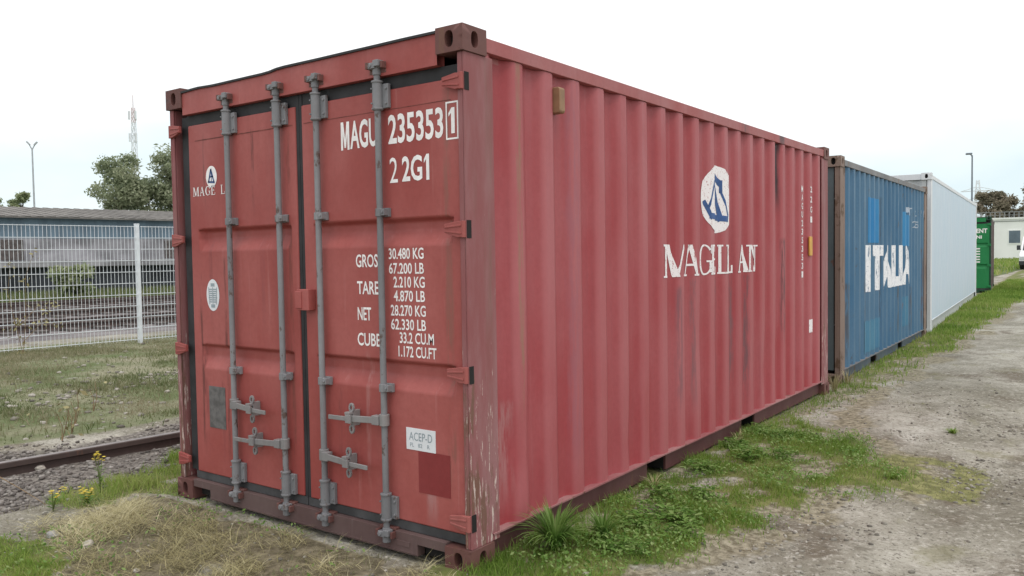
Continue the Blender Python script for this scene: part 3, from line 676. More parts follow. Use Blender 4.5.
def door_end(root, H, K, full=True):
    """header, sill, gaskets and the two leaves (the door end faces -y)"""
    w = 2.438; xm = -1.206
    b = MB(); n = 34; v = []
    for i in range(n+1):
        x = -w+.162+(w-.324)*i/n; kz = hk(x) if full else 0
        for y, z in ((.006, H-.165), (.006, H-.018+kz), (.06, H-.012+kz), (.06, H-.165)): v.append((x, y, z))
    b.add(v, [(4*i+j, 4*i+(j+1) % 4, 4*i+4+(j+1) % 4, 4*i+4+j) for i in range(n) for j in range(4)]); b.build('door_header', K['door'], root)
    b = MB(); v = []
    for i in range(n+1):
        x = -w+.162+(w-.324)*i/n; kz = hk(x) if full else 0
        for y, z in ((-.004, H-.018+kz), (-.004, H-.006+kz), (.09, H-.004+kz), (.09, H-.012+kz)): v.append((x, y, z))
    b.add(v, [(4*i+j, 4*i+(j+1) % 4, 4*i+4+(j+1) % 4, 4*i+4+j) for i in range(n) for j in range(4)]); b.build('roof_edge', m['gasket'], root)
    b = MB(); b.box(-w+.34, -.35, .004, .06, .022, .128); b.box(-w+.162, -w+.34, .004, .06, .082, .128); b.box(-.35, -.162, .004, .06, .082, .128)
    b.box(-w+.34, -.35, .001, .0045, .030, .036); b.box(-.49, -.40, .0005, .0042, .058, .085)
    b.build('door_sill', K['sill'], root, bevel=.004)
    for q_ in ((-w+.165, -w+.335), (-.345, -.165)): b = MB(); b.box(*q_, .06, .07, .02, .082); b.build('forklift_pocket', m['dark'], root)
    b = MB(); b.box(-w+.075, -.075, .088, .099, .13, H-.16); b.build('door_recess', m['gasket'], root)
    for side, x0, x1 in ((-1, -2.262, xm-.026), (1, xm+.026, -.050)):
        gx0, gx1 = (x0+.085, x1-.055) if side < 0 else (x0+.085, x1-.045)
        d = groove_panel('door', x0, x1, .178, 2.360, YD, gx0, gx1, [(.845, .995), (1.575, 1.712)], K['door'], root)
        yield side, d, x0, x1
        g = MB(); yy = YD+.012
        g.box(x0-.022, x1+.022, yy, yy+.02, 2.361, 2.424); g.mi = 1; g.box(x0-.022, x1+.022, yy-.006, yy+.02, .132, .177); g.mi = 0
        if side < 0: g.box(x0-.085, x0-.001, yy+.004, yy+.02, .178, 2.42); g.box(x1+.001, x1+.0245, yy-.004, yy+.02, .178, 2.42)
        else: g.box(x0-.0245, x0-.001, yy-.004, yy+.02, .178, 2.42); g.box(x1+.001, x1+.01, yy, yy+.02, .178, 2.42)
        g.build('door_gasket', [m['gasket'], m['gasket_grey']], d)
        for z in (2.335, 1.645, .955, .245): hinge(d, side, z, K['hinge'])

# --- red container -------------------------------------------------------------
H = 2.591; L20 = 6.058
red = empty('shipping_container')
tag(red, 'faded red shipping container with grey locking bars on its closed doors, nearest of the row', 'shipping container')
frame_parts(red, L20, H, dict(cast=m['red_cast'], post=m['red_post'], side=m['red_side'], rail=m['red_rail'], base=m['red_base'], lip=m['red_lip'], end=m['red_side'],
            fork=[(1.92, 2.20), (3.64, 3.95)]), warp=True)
K = dict(door=m['red_door'], sill=m['red_sill'], hinge=m['red_hinge'], bar=m['galv'], keeper=m['red_cast'], handle=m['galv_lt'])
fd = lambda u_, v_, lift: (u_, YD-.0015-lift, v_)
for side, d, x0, x1 in door_end(red, H, K):
    if side < 0:
        lockbar(d, -1.815, .655, 1, .34, K); lockbar(d, -1.350, .470, -1, .43, K)
        t = Flat(); t.rect(fd, -2.19, x1-.02, 2.257, 2.262); t.build('weld_seam', [m['weld']], d)
        t = Flat(); cx, cz = -2.025, 2.028
        t.ell(fd, cx, cz, .056, .066)
        for a, b_, w_ in (((-.004, .046), (-.030, -.034), .012), ((-.004, .046), (.026, -.034), .012), ((-.036, -.030), (.034, -.036), .012), ((0, .05), (0, -.03), .006), ((-.02, 0), (.02, .0), .008)):
            t.line(fd, (cx+a[0], cz+a[1]), (cx+b_[0], cz+b_[1]), w_, mi=1, lift=.001)
        u_ = -2.222
        for ch, wd in (('M', .062), ('A', .052), ('G', .052), ('E', .046), (' ', .036), ('L', .042), ('A', .050)):
            if ch != ' ': t.put(serif('m' if ch == 'M' else ch), fd, u_, 1.917, wd, .056)
            u_ += wd+.008
        t.build('logo', [m['white_txt'], m['blue_txt']], d)
        t = Flat(); t.ell(fd, -2.045, 1.302, .066, .098, n=36); t.build('oval_sticker', [m['label']], d)
        s_ = C.objects[-1] if False else None
        t = Flat()
        for zz, hw in ((1.365, .020), (1.235, .020)): t.line(fd, (-2.045-hw, zz), (-2.045+hw, zz), .020, lift=.001)
        for k in range(7):
            zz = 1.338-k*.013; hw = .038+.006*math.sin(k*2.1); t.line(fd, (-2.045-hw, zz), (-2.045-hw*.15, zz), .007, lift=.001); t.line(fd, (-2.045+hw*.1, zz), (-2.045+hw, zz), .007, lift=.001)
        for q_ in (-.042, 0, .042): t.line(fd, (-2.045+q_, 1.350), (-2.045+q_*.8, 1.245), .006, lift=.0012)
        t.build('sticker_print', [m['label_ink']], d)
        b = MB(); b.box(-2.115, -1.948, YD-.003, YD+.002, .475, .735); b.build('data_plate', m['grey_plate'], d, bevel=.001)
    else:
        lockbar(d, -1.020, .452, 1, .37, K); lockbar(d, -.555, .690, -1, .38, K)
        b = MB(); b.box(-1.192, -1.095, -.022, YD, 1.235, 1.350); b.box(-1.200, -1.150, -.028, -.021, 1.245, 1.340); b.build('door_stop_plate', m['red_door'], d, bevel=.004)
        t = Flat(); t.rect(fd, x0+.02, -.10, 2.258, 2.261); t.build('weld_seam', [m['weld']], d)
        t = Flat()
        t.put(bm_poly(EM), fd, -.862, 2.085, .064, .147); t.text('AGU', fd, -.792, -.592, 2.085, 2.232, .022); t.text('235353', fd, -.515, -.150, 2.085, 2.232, .022); t.put(bm_poly(ONE), fd, -.116, 2.100, .038, .122)
        for a in ((-.133, -.056, 2.243, 2.251), (-.133, -.056, 2.072, 2.080), (-.133, -.125, 2.080, 2.243), (-.064, -.056, 2.080, 2.243)): t.rect(fd, *a)
        t.build('serial_number', [m['white_txt']], d)
        t = Flat(); t.text('2', fd, -.510, -.455, 1.892, 2.018, .0); t.text('2G', fd, -.425, -.290, 1.892, 2.018, .022); t.put(bm_poly(ONE), fd, -.278, 1.892, .034, .126)
        t.build('size_code', [m['white_txt']], d)
        B = .016
        for s_, a, b_, z in (('GROSS', -.770, -.580, 1.468), ('TARE', -.765, -.605, 1.328), ('NET', -.765, -.665, 1.192), ('CUBE', -.770, -.600, 1.058)):
            t = Flat(); t.text(s_, fd, a, b_, z, z+.068, B); t.build('weight_heading', [m['white_txt']], d)
        for s_, a, b_, z in (('30.480 KG', -.530, -.292, 1.508), ('67.200 LB', -.530, -.292, 1.434), ('2.210 KG', -.500, -.288, 1.365), ('4.870 LB', -.500, -.288, 1.295),
                             ('28.270 KG', -.523, -.285, 1.222), ('62.330 LB', -.523, -.285, 1.152), ('33.2 CU.M', -.465, -.235, 1.085), ('1.172 CU.FT', -.475, -.220, 1.016)):
            t = Flat(); t.text(s_, fd, a, b_, z, z+.056, B); t.build('weight_figure', [m['white_txt']], d)
        b = MB(); b.box(-.432, -.237, YD-.0025, YD+.002, .552, .662); b.build('white_label', m['label'], d)
        t = Flat(); fl = lambda u_, v_, l_: (u_, YD-.0035-l_, v_)
        t.text('ACEP-D', fl, -.412, -.258, .600, .642, .0); t.text('PL', fl, -.405, -.380, .568, .588); t.text('82', fl, -.352, -.325, .568, .588); t.text('R', fl, -.290, -.275, .568, .588)
        t.build('label_print', [m['label_ink']], d)
        t = Flat(); t.rect(fd, -.353, -.145, .342, .552); t.build('paint_patch', [m['red_patch']], d)
# marks on the corrugated right side
rs = next(o for o in red.children if o.name.startswith('side_wall'))
cuts = breaks(.2, L20-.2)
fs_ = lambda y, z, lift: (-prof(y, L20)-dent(y, z)+.0025+lift, y, z)
t = Flat(); zc = [1.40, 1.45, 1.5, 1.55]
for ch, y_, wd in (('M', 2.10, .35), ('A', 2.495, .195), ('G', 2.772, .165), ('E', 2.912, .185), ('L', 3.11, .14), ('L', 3.205, .22), ('a', 3.468, .27), ('N', 3.705, .275)):
    t.put(serif(ch), fs_, y_, 1.350, wd, .226, cuts=cuts, zc=zc)
t.build('company_name', [m['worn_white']], rs)
t = Flat(); cy, cz = 3.08, 1.925; zc = list(np.arange(1.7, 2.2, .06))
t.ell(fs_, cy, cz, .270, .260, cuts=cuts, zc=zc, n=48)
for a, b_, w_ in (((-.035, .185), (.10, -.165), .055), ((-.035, .185), (-.165, -.085), .022), ((-.20, -.02), (-.12, -.155), .035), ((-.15, -.13), (.19, -.15), .045), ((-.03, .20), (.10, .12), .05),
                  ((-.04, .16), (-.045, .02), .028), ((.10, .06), (.19, -.13), .020), ((.02, .0), (-.02, -.12), .016), ((.10, .15), (.10, .05), .03)):
    t.line(fs_, (cy-.03+a[0], cz+a[1]), (cy-.03+b_[0], cz+b_[1]), w_, mi=1, cuts=cuts, zc=zc, lift=.0015)
t.build('logo', [m['worn_white'], m['blue_txt']], rs)
t = Flat()
for i, ch in enumerate('MAGU2353531'): t.text(ch, fs_, 5.135, 5.18, 2.09-i*.083, 2.15-i*.083, .02, cuts=cuts)
for i, ch in enumerate('22G1'): t.text(ch, fs_, 5.42, 5.48, 2.10-i*.1, 2.16-i*.1, .02, cuts=cuts)
t.rect(fs_, 5.40, 5.50, .70, .83, cuts=cuts)
t.build('serial_number', [m['worn_white']], rs)
b = MB(); b.box(-.012, .002, 5.38, 5.47, 1.47, 1.66); b.build('yellow_plate', m['yellow'], rs, bevel=.003)
b = MB(); b.prism([(-.05, 2.285), (.012, 2.285), (.020, 2.295), (.020, 2.415), (.010, 2.425), (-.05, 2.425)], .795, .850); b.build('vent_cover', m['vent'], rs, bevel=.006)

# --- blue container ------------------------------------------------------------
blue = empty('shipping_container', (-.045, 6.70, -.01), R(1.15))
tag(blue, 'weathered blue shipping container with large white lettering on its long side, behind the red one', 'shipping container')
frame_parts(blue, L20, H, dict(cast=m['blue_post'], post=m['blue_post'], side=m['blue_side'], rail=m['blue_rail'], base=m['blue_base'], lip=m['blue_rail'], end=m['blue_end']), door=False)
bs = next(o for o in blue.children if o.name.startswith('side_wall'))
fb = lambda y, z, lift: (-prof(y, L20)+.003+lift, y, z)
t = Flat()
for ch, a, b_ in (('I', 1.40, 1.66), ('T', 1.78, 2.40), ('A', 2.42, 3.02), ('L', 3.10, 3.56), ('I', 3.66, 3.86), ('A', 3.92, 4.52)):
    t.text(ch, fb, a, b_, .99, 1.59, .05, cuts=cuts)
t.build('company_name', [m['worn_white_blue']], bs)
for nm_, q_, mt_ in (('blue_paint_patch', (1.50, 2.10, 1.62, 2.20), 'cyan_patch'), ('blue_paint_patch', (3.96, 4.53, 1.58, 2.10), 'cyan_patch'), ('faded_paint_patch', (1.25, 2.30, .22, .62), 'cyan_faint'), ('faded_paint_patch', (3.9, 4.3, .35, .8), 'cyan_faint')):
    t = Flat(); t.rect(fb, *q_, cuts=cuts); t.build(nm_, [m[mt_]], bs)
t = Flat()
for i, ch in enumerate('IT 2890'):
    if ch != ' ': t.text(ch, fb, 4.20+i*.25, 4.36+i*.25, 2.06, 2.18, .01, cuts=cuts)
t.build('serial_number', [m['faint_txt']], bs); t = Flat(); t.text('25', fb, 4.80, 5.20, 1.87, 1.98, .01, cuts=cuts); t.build('size_code', [m['faint_txt']], bs)

# --- white refrigerated container ------------------------------------------------
white = empty('shipping_container', (-.175, 13.2, -.03), R(3.4))
tag(white, 'tall white smooth sided shipping container standing behind the blue one', 'shipping container')
frame_parts(white, 12.19, 2.896, dict(cast=m['white_rail'], post=m['white_rail'], side=m['white_side'], rail=m['white_rail'], base=m['white_base'], lip=m['white_base'], end=m['white_base'], gap=1,
            fork=[(12.0, 12.0)]), flat=True, door=False, zb=.26)

# --- green container --------------------------------------------------------------
green = empty('shipping_container', (-.88, 28.9, -.02), R(5.0))
tag(green, 'bright green shipping container seen by its door end past the white one', 'shipping container')
frame_parts(green, L20, H, dict(cast=m['green_dark'], post=m['green_dark'], side=m['green_side'], rail=m['green_side'], base=m['green_dark'], lip=m['green_dark'], end=m['green_side']))
K = dict(door=m['green_door'], sill=m['green_dark'], hinge=m['green_door'], bar=m['green_door'], keeper=m['green_dark'], handle=m['green_door'])
for side, d, x0, x1 in door_end(green, H, K, full=False):
    for xx, hz, hd in (((-1.815, .655, 1), (-1.35, .47, -1)) if side < 0 else ((-1.02, .45, 1), (-.63, .69, -1))): lockbar(d, xx, hz, hd, .35, K)
    if side > 0:
        t = Flat(); t.text('MENT', fd, -.58, -.12, 2.05, 2.20, .03); t.text('NNI', fd, -.58, -.28, 1.86, 1.97, .03)
        for k in range(6): t.rect(fd, -.52, -.33, 1.05+k*.09, 1.09+k*.09)
        t.build('lettering', [m['white_txt']], d)

# ------------------------------------------------------------------ railway, fence
def rail_profile(): return [(-.070, 0), (.070, 0), (.070, .012), (.014, .030), (.010, .100), (.035, .112), (.035, .146), (.028, .152), (-.028, .152), (-.035, .146), (-.035, .112), (-.010, .100), (-.014, .030), (-.070, .012)]
def sweep_rail(pts, z, name, parent):
    P = rail_profile(); n = len(P); b = MB(); vs = []
    for k, (x, y) in enumerate(pts):
        a, c_ = pts[max(k-1, 0)], pts[min(k+1, len(pts)-1)]; d = Vector((c_[0]-a[0], c_[1]-a[1], 0)).normalized(); nn = Vector((d.y, -d.x, 0))
        for px, pz in P: vs.append((x+nn.x*px, y+nn.y*px, z+pz))
    for k in range(len(pts)-1):
        for i in range(n):
            b.mi = 1 if i in (7,) else 0
            b.add([], []); b.f.append([k*n+i, k*n+(i+1) % n, (k+1)*n+(i+1) % n, (k+1)*n+i]); b.m.append(b.mi)
    b.v = [tuple(q) for q in vs]; return b.build(name, [m['rail_steel'], m['rail_top']], parent, smooth=True)
nr = sweep_rail([(float(railx(y)), y) for y in np.arange(-14, 22, .6)], -.072, 'railway_rail', None)
tag(nr, 'rusty steel rail lying in gravel beside the red container', 'rail')
for k, (off, lab) in enumerate(((-17.0, 'railway track beyond the white fence, nearest to it'), (-22.0, 'middle railway track of three beyond the white fence'), (-27.5, 'railway track beyond the fence, farthest and closest to the long shed'))):
    tr = empty('railway_track', (off, 8, 0), -math.atan(.1)); tag(tr, lab, 'railway track', 'railway tracks beyond the fence')
    for q_ in (-.75, .75): sweep_rail([(q_, y) for y in range(-45, 76, 5)], .02, 'rail', tr)
    b = MB()
    for y in np.arange(-45, 75, .65): b.box(-1.25, 1.25, y, y+.24, -.02, .055)
    sl = b.build('sleepers', m['sleeper'], tr); sl['kind'] = 'stuff'
fence = empty('mesh_fence', (-12.25, 2.9, 0), -math.atan(.1))
tag(fence, 'white welded wire mesh fence with a white post, left of the red container', 'fence')
for k, y in enumerate((-5.22, -2.72, -.22, 2.28, 4.78, 7.28, 9.78)):
    b = MB(); b.box(-.035, .035, y-.035, y+.035, -.05, 2.185); b.box(-.038, .038, y-.038, y+.038, 2.185, 2.205); b.build('post', m['fence_white'], fence, bevel=.004)
    if k == 6: break
    b = MB(); y0, y1 = y+.045, y+2.465
    for i in range(38):
        yy = y0+.02+(y1-y0-.04)*i/37; b.box(.050, .0575, yy-.0027, yy+.0027, .06, 2.16)
    for i in range(11):
        z = .09+i*.206; b.box(.058, .066, y0, y1, z-.005, z+.005); b.box(.0415, .0495, y0, y1, z-.005, z+.005)
    b.build('mesh_panel', m['fence_white'], fence)

# ------------------------------------------------------------------ long shed beyond the tracks
shed = empty('shed', (-40, 14, 0), -math.atan(.1))
tag(shed, 'long low goods shed with blue grey upper wall beyond the railway tracks', 'shed')
b = MB(); y0, y1 = -22, 46
b.prism([(.55, 3.66), (.55, 3.74), (-7.0, 4.62), (-14.5, 3.74), (-14.5, 3.66), (-7.0, 4.52)], y0, y1)
k = y0
while k < y1-.4: b.prism([(.56, 3.742), (.56, 3.765), (-7.0, 4.645), (-7.0, 4.62)], k, k+.25); k += .55
b.build('roof', m['roof'], shed)
b = MB(); b.box(-13.9, -.02, y0+.4, y1-.4, 2.70, 3.70); b.build('upper_wall', m['clad'], shed)
b = MB(); k = y0+.5
while k < y1-2.2:
    wd = random.choice((1.9, 2.3, 2.8))
    if random.random() < .5: b.box(-.02, .02, k, k+wd-.12, 2.78, 3.58)
    k += wd
b.build('cladding_panels', m['clad2'], shed)
b = MB(); b.box(-13.8, .10, y0+.4, y1-.4, 1.62, 2.70); b.build('lower_wall', m['conc'], shed)
k = y0+1.5
while k < y1-3:
    b = MB(); b.box(.10, .14, k, k+2.6, 1.66, 2.62); b.build('sliding_door', m['conc_dk'] if random.random() < .35 else m['sleeper'], shed); k += random.choice((7.5, 9.5, 12))
b = MB(); b.box(-13.8, 2.2, y0, y1, 1.30, 1.62); b.build('loading_platform', m['conc'], shed, bevel=.02)
b = MB(); b.box(-13.8, 1.6, y0+.3, y1-.3, .0, 1.30); b.build('platform_gap_shade', m['conc_dk'], shed)  # solid dark box painted as the shade of the open gap under the platform

# ------------------------------------------------------------------ plants
def cards(P, Nrm, size, asp=1.6):
    """leaf cards: diamond quads at P, facing Nrm"""
    n = len(P); a = np.cross(Nrm, rng.normal(size=(n, 3))); a /= np.linalg.norm(a, axis=1)[:, None]+1e-9
    b = np.cross(Nrm, a); b /= np.linalg.norm(b, axis=1)[:, None]+1e-9; s = np.asarray(size).reshape(-1, 1)
    V = np.stack([P-a*s*asp/2, P-b*s*.32+a*s*.05, P+a*s*asp/2, P+b*s*.32+a*s*.05], 1).reshape(-1, 3)
    return V, np.arange(4*n).reshape(n, 4)
def tree(x, y, h, w, label, mat, seed, trunk=.35, n=5200, leaf=.34, low=.12, lobes=26, name='tree', cat='tree', group=None):
    g = np.random.default_rng(seed); root = empty(name, (x, y, 0)); tag(root, label, cat, group)
    b = MB(); th = h*trunk
    b.tube([(0, 0, -.1), (.05*w*.1, 0, th*.6), (.03*w, .02*w, th), (-.02*w, .03*w, h*.62), (.01*w, 0, h*.85)], [.035*h, .026*h, .02*h, .012*h, .004*h], 7)
    ctr = []
    for k in range(lobes):
        a = g.uniform(0, 2*math.pi); zz = g.uniform(low, 1)**.9; rad = w/2*math.sqrt(max(.05, 1-abs(zz*1.75-.95)**2.2))*g.uniform(.35, 1.)
        c_ = np.array([math.cos(a)*rad, math.sin(a)*rad, h*(.10+.84*zz)]); ctr.append((c_, w*g.uniform(.10, .19)))
        if k % 2 == 0 and c_[2] > th*.6:
            b.tube([(0, 0, max(th*.5, c_[2]*.5)), tuple(c_*np.array([.5, .5, .86])), tuple(c_)], [.011*h, .006*h, .002*h], 5)
    b.build('trunk', m['bark'], root, smooth=True)
    Ps = []; tint = []
    for c_, rr in ctr:
        k = int(n/lobes*g.uniform(.6, 1.4)); d = g.normal(size=(k, 3)); d /= np.linalg.norm(d, axis=1)[:, None]
        rad = rr*g.uniform(.25, 1.12, (k, 1))**.6*(1+.35*g.normal(size=(k, 1))*.5); Ps.append(c_+d*rad*np.array([1.1, 1.1, .85])); t0 = g.uniform(.15, .75); tint.append(np.clip(t0+g.normal(size=k)*.16, 0, 1))
    P = np.concatenate(Ps); T = np.concatenate(tint); N = g.normal(size=P.shape)+np.array([0, 0, .6]); N /= np.linalg.norm(N, axis=1)[:, None]
    V, Fc = cards(P, N, g.uniform(.6, 1.3, len(P))*leaf); npmesh('crown', V, [Fc], [mat], root, attrs=dict(tint=np.repeat(T, 4)))
    return root
tree(-56, 29.0, 9.5, 4.9, 'round olive green tree behind the shed roof, left of the pair by the mast', m['tree_leaf'], 3, n=17000, leaf=.19, lobes=46, low=.06)
tree(-55, 33.0, 10.2, 5.0, 'olive green tree partly hidden by the red container, right of the pair behind the shed', m['tree_leaf'], 4, n=17000, leaf=.19, lobes=46, low=.06)
tree(-62, 24.5, 6.9, 1.9, 'small light green tree above the shed roof beside the left lamp post', m['tree_leaf_far'], 5, n=3000, leaf=.17, lobes=14)
tree(-62, 22.7, 6.4, 1.7, 'small light green tree above the shed roof at the left edge', m['tree_leaf_far'], 6, n=3000, leaf=.17, lobes=14)
tree(-13.6, 150, 11.2, 5.4, 'brownish tree behind the white building, nearest to the lamp post', m['tree_brown'], 7, n=7000, leaf=.36, low=.3)
tree(-10.6, 152, 10.0, 4.6, 'low brownish tree behind the white building, between two others', m['tree_brown'], 8, n=6000, leaf=.36, low=.3)
tree(-7.0, 148, 12.6, 5.0, 'taller brownish tree at the right edge behind the white building', m['tree_brown'], 9, n=6000, leaf=.36, low=.3)
tree(-32.0, 13.6, 1.25, 1.7, 'yellow green bush in front of the shed platform behind the fence', m['tree_leaf_far'], 12, n=1700, leaf=.2, trunk=.2, lobes=16, low=.05, name='bush', cat='bush')
tree(-36.8, 25.2, 1.5, 3.4, 'low green bush on the bank by the shed, right of the fence post', m['tree_leaf_far'], 13, n=1400, leaf=.2, trunk=.2, lobes=16, low=.05, name='bush', cat='bush')

def blades(name, X, Y, Z, hgt, wid, lean, tint, mat, parent=None, flat=1.):
    n = len(X); a = rng.uniform(0, 2*math.pi, n); l = rng.uniform(0, 2*math.pi, n)
    B = np.stack([X, Y, Z-.01], 1); sd_ = np.stack([np.cos(a), np.sin(a), np.zeros(n)], 1)*(wid/2)[:, None]
    dr = np.stack([np.cos(l), np.sin(l), np.zeros(n)], 1)*(lean*hgt)[:, None]; up = np.zeros((n, 3)); up[:, 2] = hgt*np.sqrt(np.clip(1-lean**2*.8, .03, 1))*flat
    mid = B+dr*.32+up*.58; tip = B+dr+up*np.where(lean > .8, .8, 1)[:, None]
    V = np.stack([B-sd_, B+sd_, mid+sd_*.75, mid-sd_*.75, tip], 1).reshape(-1, 3); k = np.arange(n)*5
    return npmesh(name, V, [np.stack([k, k+1, k+2, k+3], 1), np.stack([k+3, k+2, k+4], 1)], [mat], parent, attrs=dict(tint=np.repeat(tint, 5)))
def scatter(n, x0, x1, y0, y1, dens):
    X = rng.uniform(x0, x1, n); Y = rng.uniform(y0, y1, n); k = rng.uniform(0, 1, n) < dens(X, Y); return X[k], Y[k]
# grass strip along the containers
def dens_near(x, y): return z_grassR(x, y)*sm(x-cside(y), -.03, .0)*(.35+.65*sm(fbm(x, y, 7, 14), .3, .6))
X, Y = scatter(150000, -.15, 1.7, -.7, 6.6, dens_near); hh = (.022+.06*fbm(X, Y, 4, 61)**1.5+.045*sm(X, .35, .02)*fbm(X, Y, 3, 65))*rng.uniform(.5, 1.4, len(X))
tt = np.clip(fbm(X, Y, 2.5, 62)*.9-.05+rng.normal(0, .16, len(X)), 0, 1)
tag(blades('grass', X, Y, height(X, Y), hh, rng.uniform(.0025, .006, len(X)), rng.uniform(.15, .8, len(X)), tt, m['grass']), 'short green grass growing along the foot of the red container', 'grass', kind='stuff')
X, Y = scatter(90000, -2.2, 2.4, 6.3, 40, lambda x, y: z_grassR(x, y)*sm(x-cside(y), -.03, .02)); hh = (.04+.10*fbm(X, Y, 1.5, 63))*rng.uniform(.5, 1.3, len(X))*np.interp(Y, [6, 30], [.7, 1.3])
tt = np.clip(fbm(X, Y, .9, 64)*1.1-.05+rng.normal(0, .15, len(X)), 0, 1)
tag(blades('grass', X, Y, height(X, Y), hh, rng.uniform(.008, .016, len(X))*np.interp(Y, [6, 30], [.8, 2.2]), rng.uniform(.15, .7, len(X)), tt, m['grass']), 'green grass verge along the blue and white containers', 'grass', kind='stuff')
X, Y = scatter(60000, .2, 2.0, 1.5, 7.5, lambda x, y: .8*z_moss(x, y)+.03*sm(fbm(x, y, 6, 15), .55, .7)); hh = (.012+.02*rng.uniform(0, 1, len(X)))
def cover(name, X, Y, size, hmax, tint, mat, label):
    n = len(X); P = np.stack([X, Y, height(X, Y)+rng.uniform(.2, 1, n)*hmax], 1); N = rng.normal(size=(n, 3))*.55+np.array([.15, -.15, 1]); N /= np.linalg.norm(N, axis=1)[:, None]
    V, Fc = cards(P, N, size, 1.25); return tag(npmesh(name, V, [Fc], [mat], attrs=dict(tint=np.repeat(tint, 4))), label, 'ground cover', kind='stuff')
Xc, Yc = scatter(26000, -.05, 1.5, -.3, 4.6, lambda x, y: z_grassR(x, y)*sm(x, -.01, .03)*sm(fbm(x, y, 2.6, 27), .44, .62)); n = len(Xc)
cover('clover_leaves', Xc, Yc, rng.uniform(.010, .024, n), .06, np.clip(rng.normal(.55, .28, n), 0, 1), m['weed'], 'small bright clover leaves among the grass beside the red container')
Xc, Yc = scatter(5000, -2.8, .0, -1.7, -.02, lambda x, y: sm(fbm(x, y, 2.2, 37), .50, .66)*(.3+.7*sm(fbm(x, y, 8, 38), .4, .6))); n = len(Xc)
cover('small_weeds', Xc, Yc, rng.uniform(.010, .024, n), .05, np.clip(rng.normal(.5, .28, n), 0, 1), m['weed'], 'small green weeds coming up through the dry grass before the doors')
tag(blades('moss', X, Y, height(X, Y), hh, rng.uniform(.003, .006, len(X)), rng.uniform(.3, .9, len(X)), np.clip(.75+rng.normal(0, .2, len(X)), 0, 1), m['meadow']), 'thin yellowish moss and seedlings on the gravel lane', 'moss', kind='stuff')
# green patches at the lower left
X, Y = scatter(110000, -3.6, -1.4, -2.0, .9, lambda x, y: z_greenL(x, y)*(.15+.85*sm(fbm(x, y, 6, 17), .36, .66))*np.where(x > -2.62, 1, .42)); hh = (.03+.09*fbm(X, Y, 4, 66)**1.3)*rng.uniform(.5, 1.5, len(X))*np.where(X < -2.6, 1.15, .55)
tt = np.clip(fbm(X, Y, 3, 67)*.9+.0+rng.normal(0, .17, len(X)), 0, 1)
tag(blades('grass', X, Y, height(X, Y), hh, rng.uniform(.003, .007, len(X)), rng.uniform(.25, .95, len(X)), np.clip(tt+.15, 0, 1), m['grass']), 'green grass patches between the gravel and the dry straw at lower left', 'grass', kind='stuff')
# dry straw in front of the doors
X, Y = scatter(60000, -2.9, .05, -1.6, -.01, lambda x, y: z_straw(x, y)*(.03+.8*sm(fbm(x, y, 3.6, 18), .45, .66))); n = len(X)
hh = rng.uniform(.07, .24, n)*(.45+.8*fbm(X, Y, 3, 68))
tag(blades('dry_grass', X, Y, height(X, Y)+rng.uniform(0, .085, n)*fbm(X, Y, 4, 69), hh, rng.uniform(.0018, .0036, n), rng.uniform(.72, .99, n), np.clip(fbm(X, Y, 2.5, 70)+rng.normal(0, .2, n), 0, 1), m['straw'], flat=.42),
    'dry straw coloured cut grass lying in front of the red doors', 'dry grass', kind='stuff')
X, Y = scatter(26000, -3.6, .1, -1.9, .0, lambda x, y: (.3+.6*z_straw(x, y))*(1-z_greenL(x, y))*sm(fbm(x, y, 4, 19), .35, .65)); n = len(X)
tag(blades('green_shoots', X, Y, height(X, Y), rng.uniform(.015, .055, n), rng.uniform(.003, .005, n), rng.uniform(.2, .9, n), rng.uniform(.4, 1, n), m['meadow']), 'sparse dull green shoots in the dry grass', 'grass', kind='stuff')
# meadow between rail and fence
X, Y = scatter(210000, -12.9, -4.2, -2.5, 12, lambda x, y: z_meadow(x, y)*(.18+.82*sm(fbm(x, y, 1.1, 20), .36, .6))); n = len(X)
hh = (.02+.15*fbm(X, Y, 1.3, 71)**2.2)*rng.uniform(.3, 1.5, n)
tt = np.clip(fbm(X, Y, .8, 72)*1.5-.32+rng.normal(0, .18, n), 0, 1)
tag(blades('meadow_grass', X, Y, height(X, Y), hh, rng.uniform(.005, .012, n), rng.uniform(.2, .9, n), tt, m['meadow']), 'rough mixed green and dry grass between the rail and the white fence', 'grass', kind='stuff')
X, Y = scatter(36000, -44, -30, -6, 45, lambda x, y: z_far_grass(x, y)); n = len(X)
tag(blades('bank_grass', X, Y, np.zeros(n), rng.uniform(.1, .4, n), rng.uniform(.03, .07, n), rng.uniform(.1, .6, n), np.clip(.25+rng.normal(0, .25, n), 0, 1), m['meadow']), 'green grass bank in front of the long shed', 'grass', kind='stuff')
X, Y = scatter(20000, -30, 10, 40, 124, lambda x, y: z_far_grass(x, y)); n = len(X)
tag(blades('field_grass', X, Y, np.zeros(n), rng.uniform(.1, .35, n), rng.uniform(.05, .12, n), rng.uniform(.1, .6, n), np.clip(.6+rng.normal(0, .25, n), 0, 1), m['grass']), 'grass field between the lane and the white building', 'grass', kind='stuff')

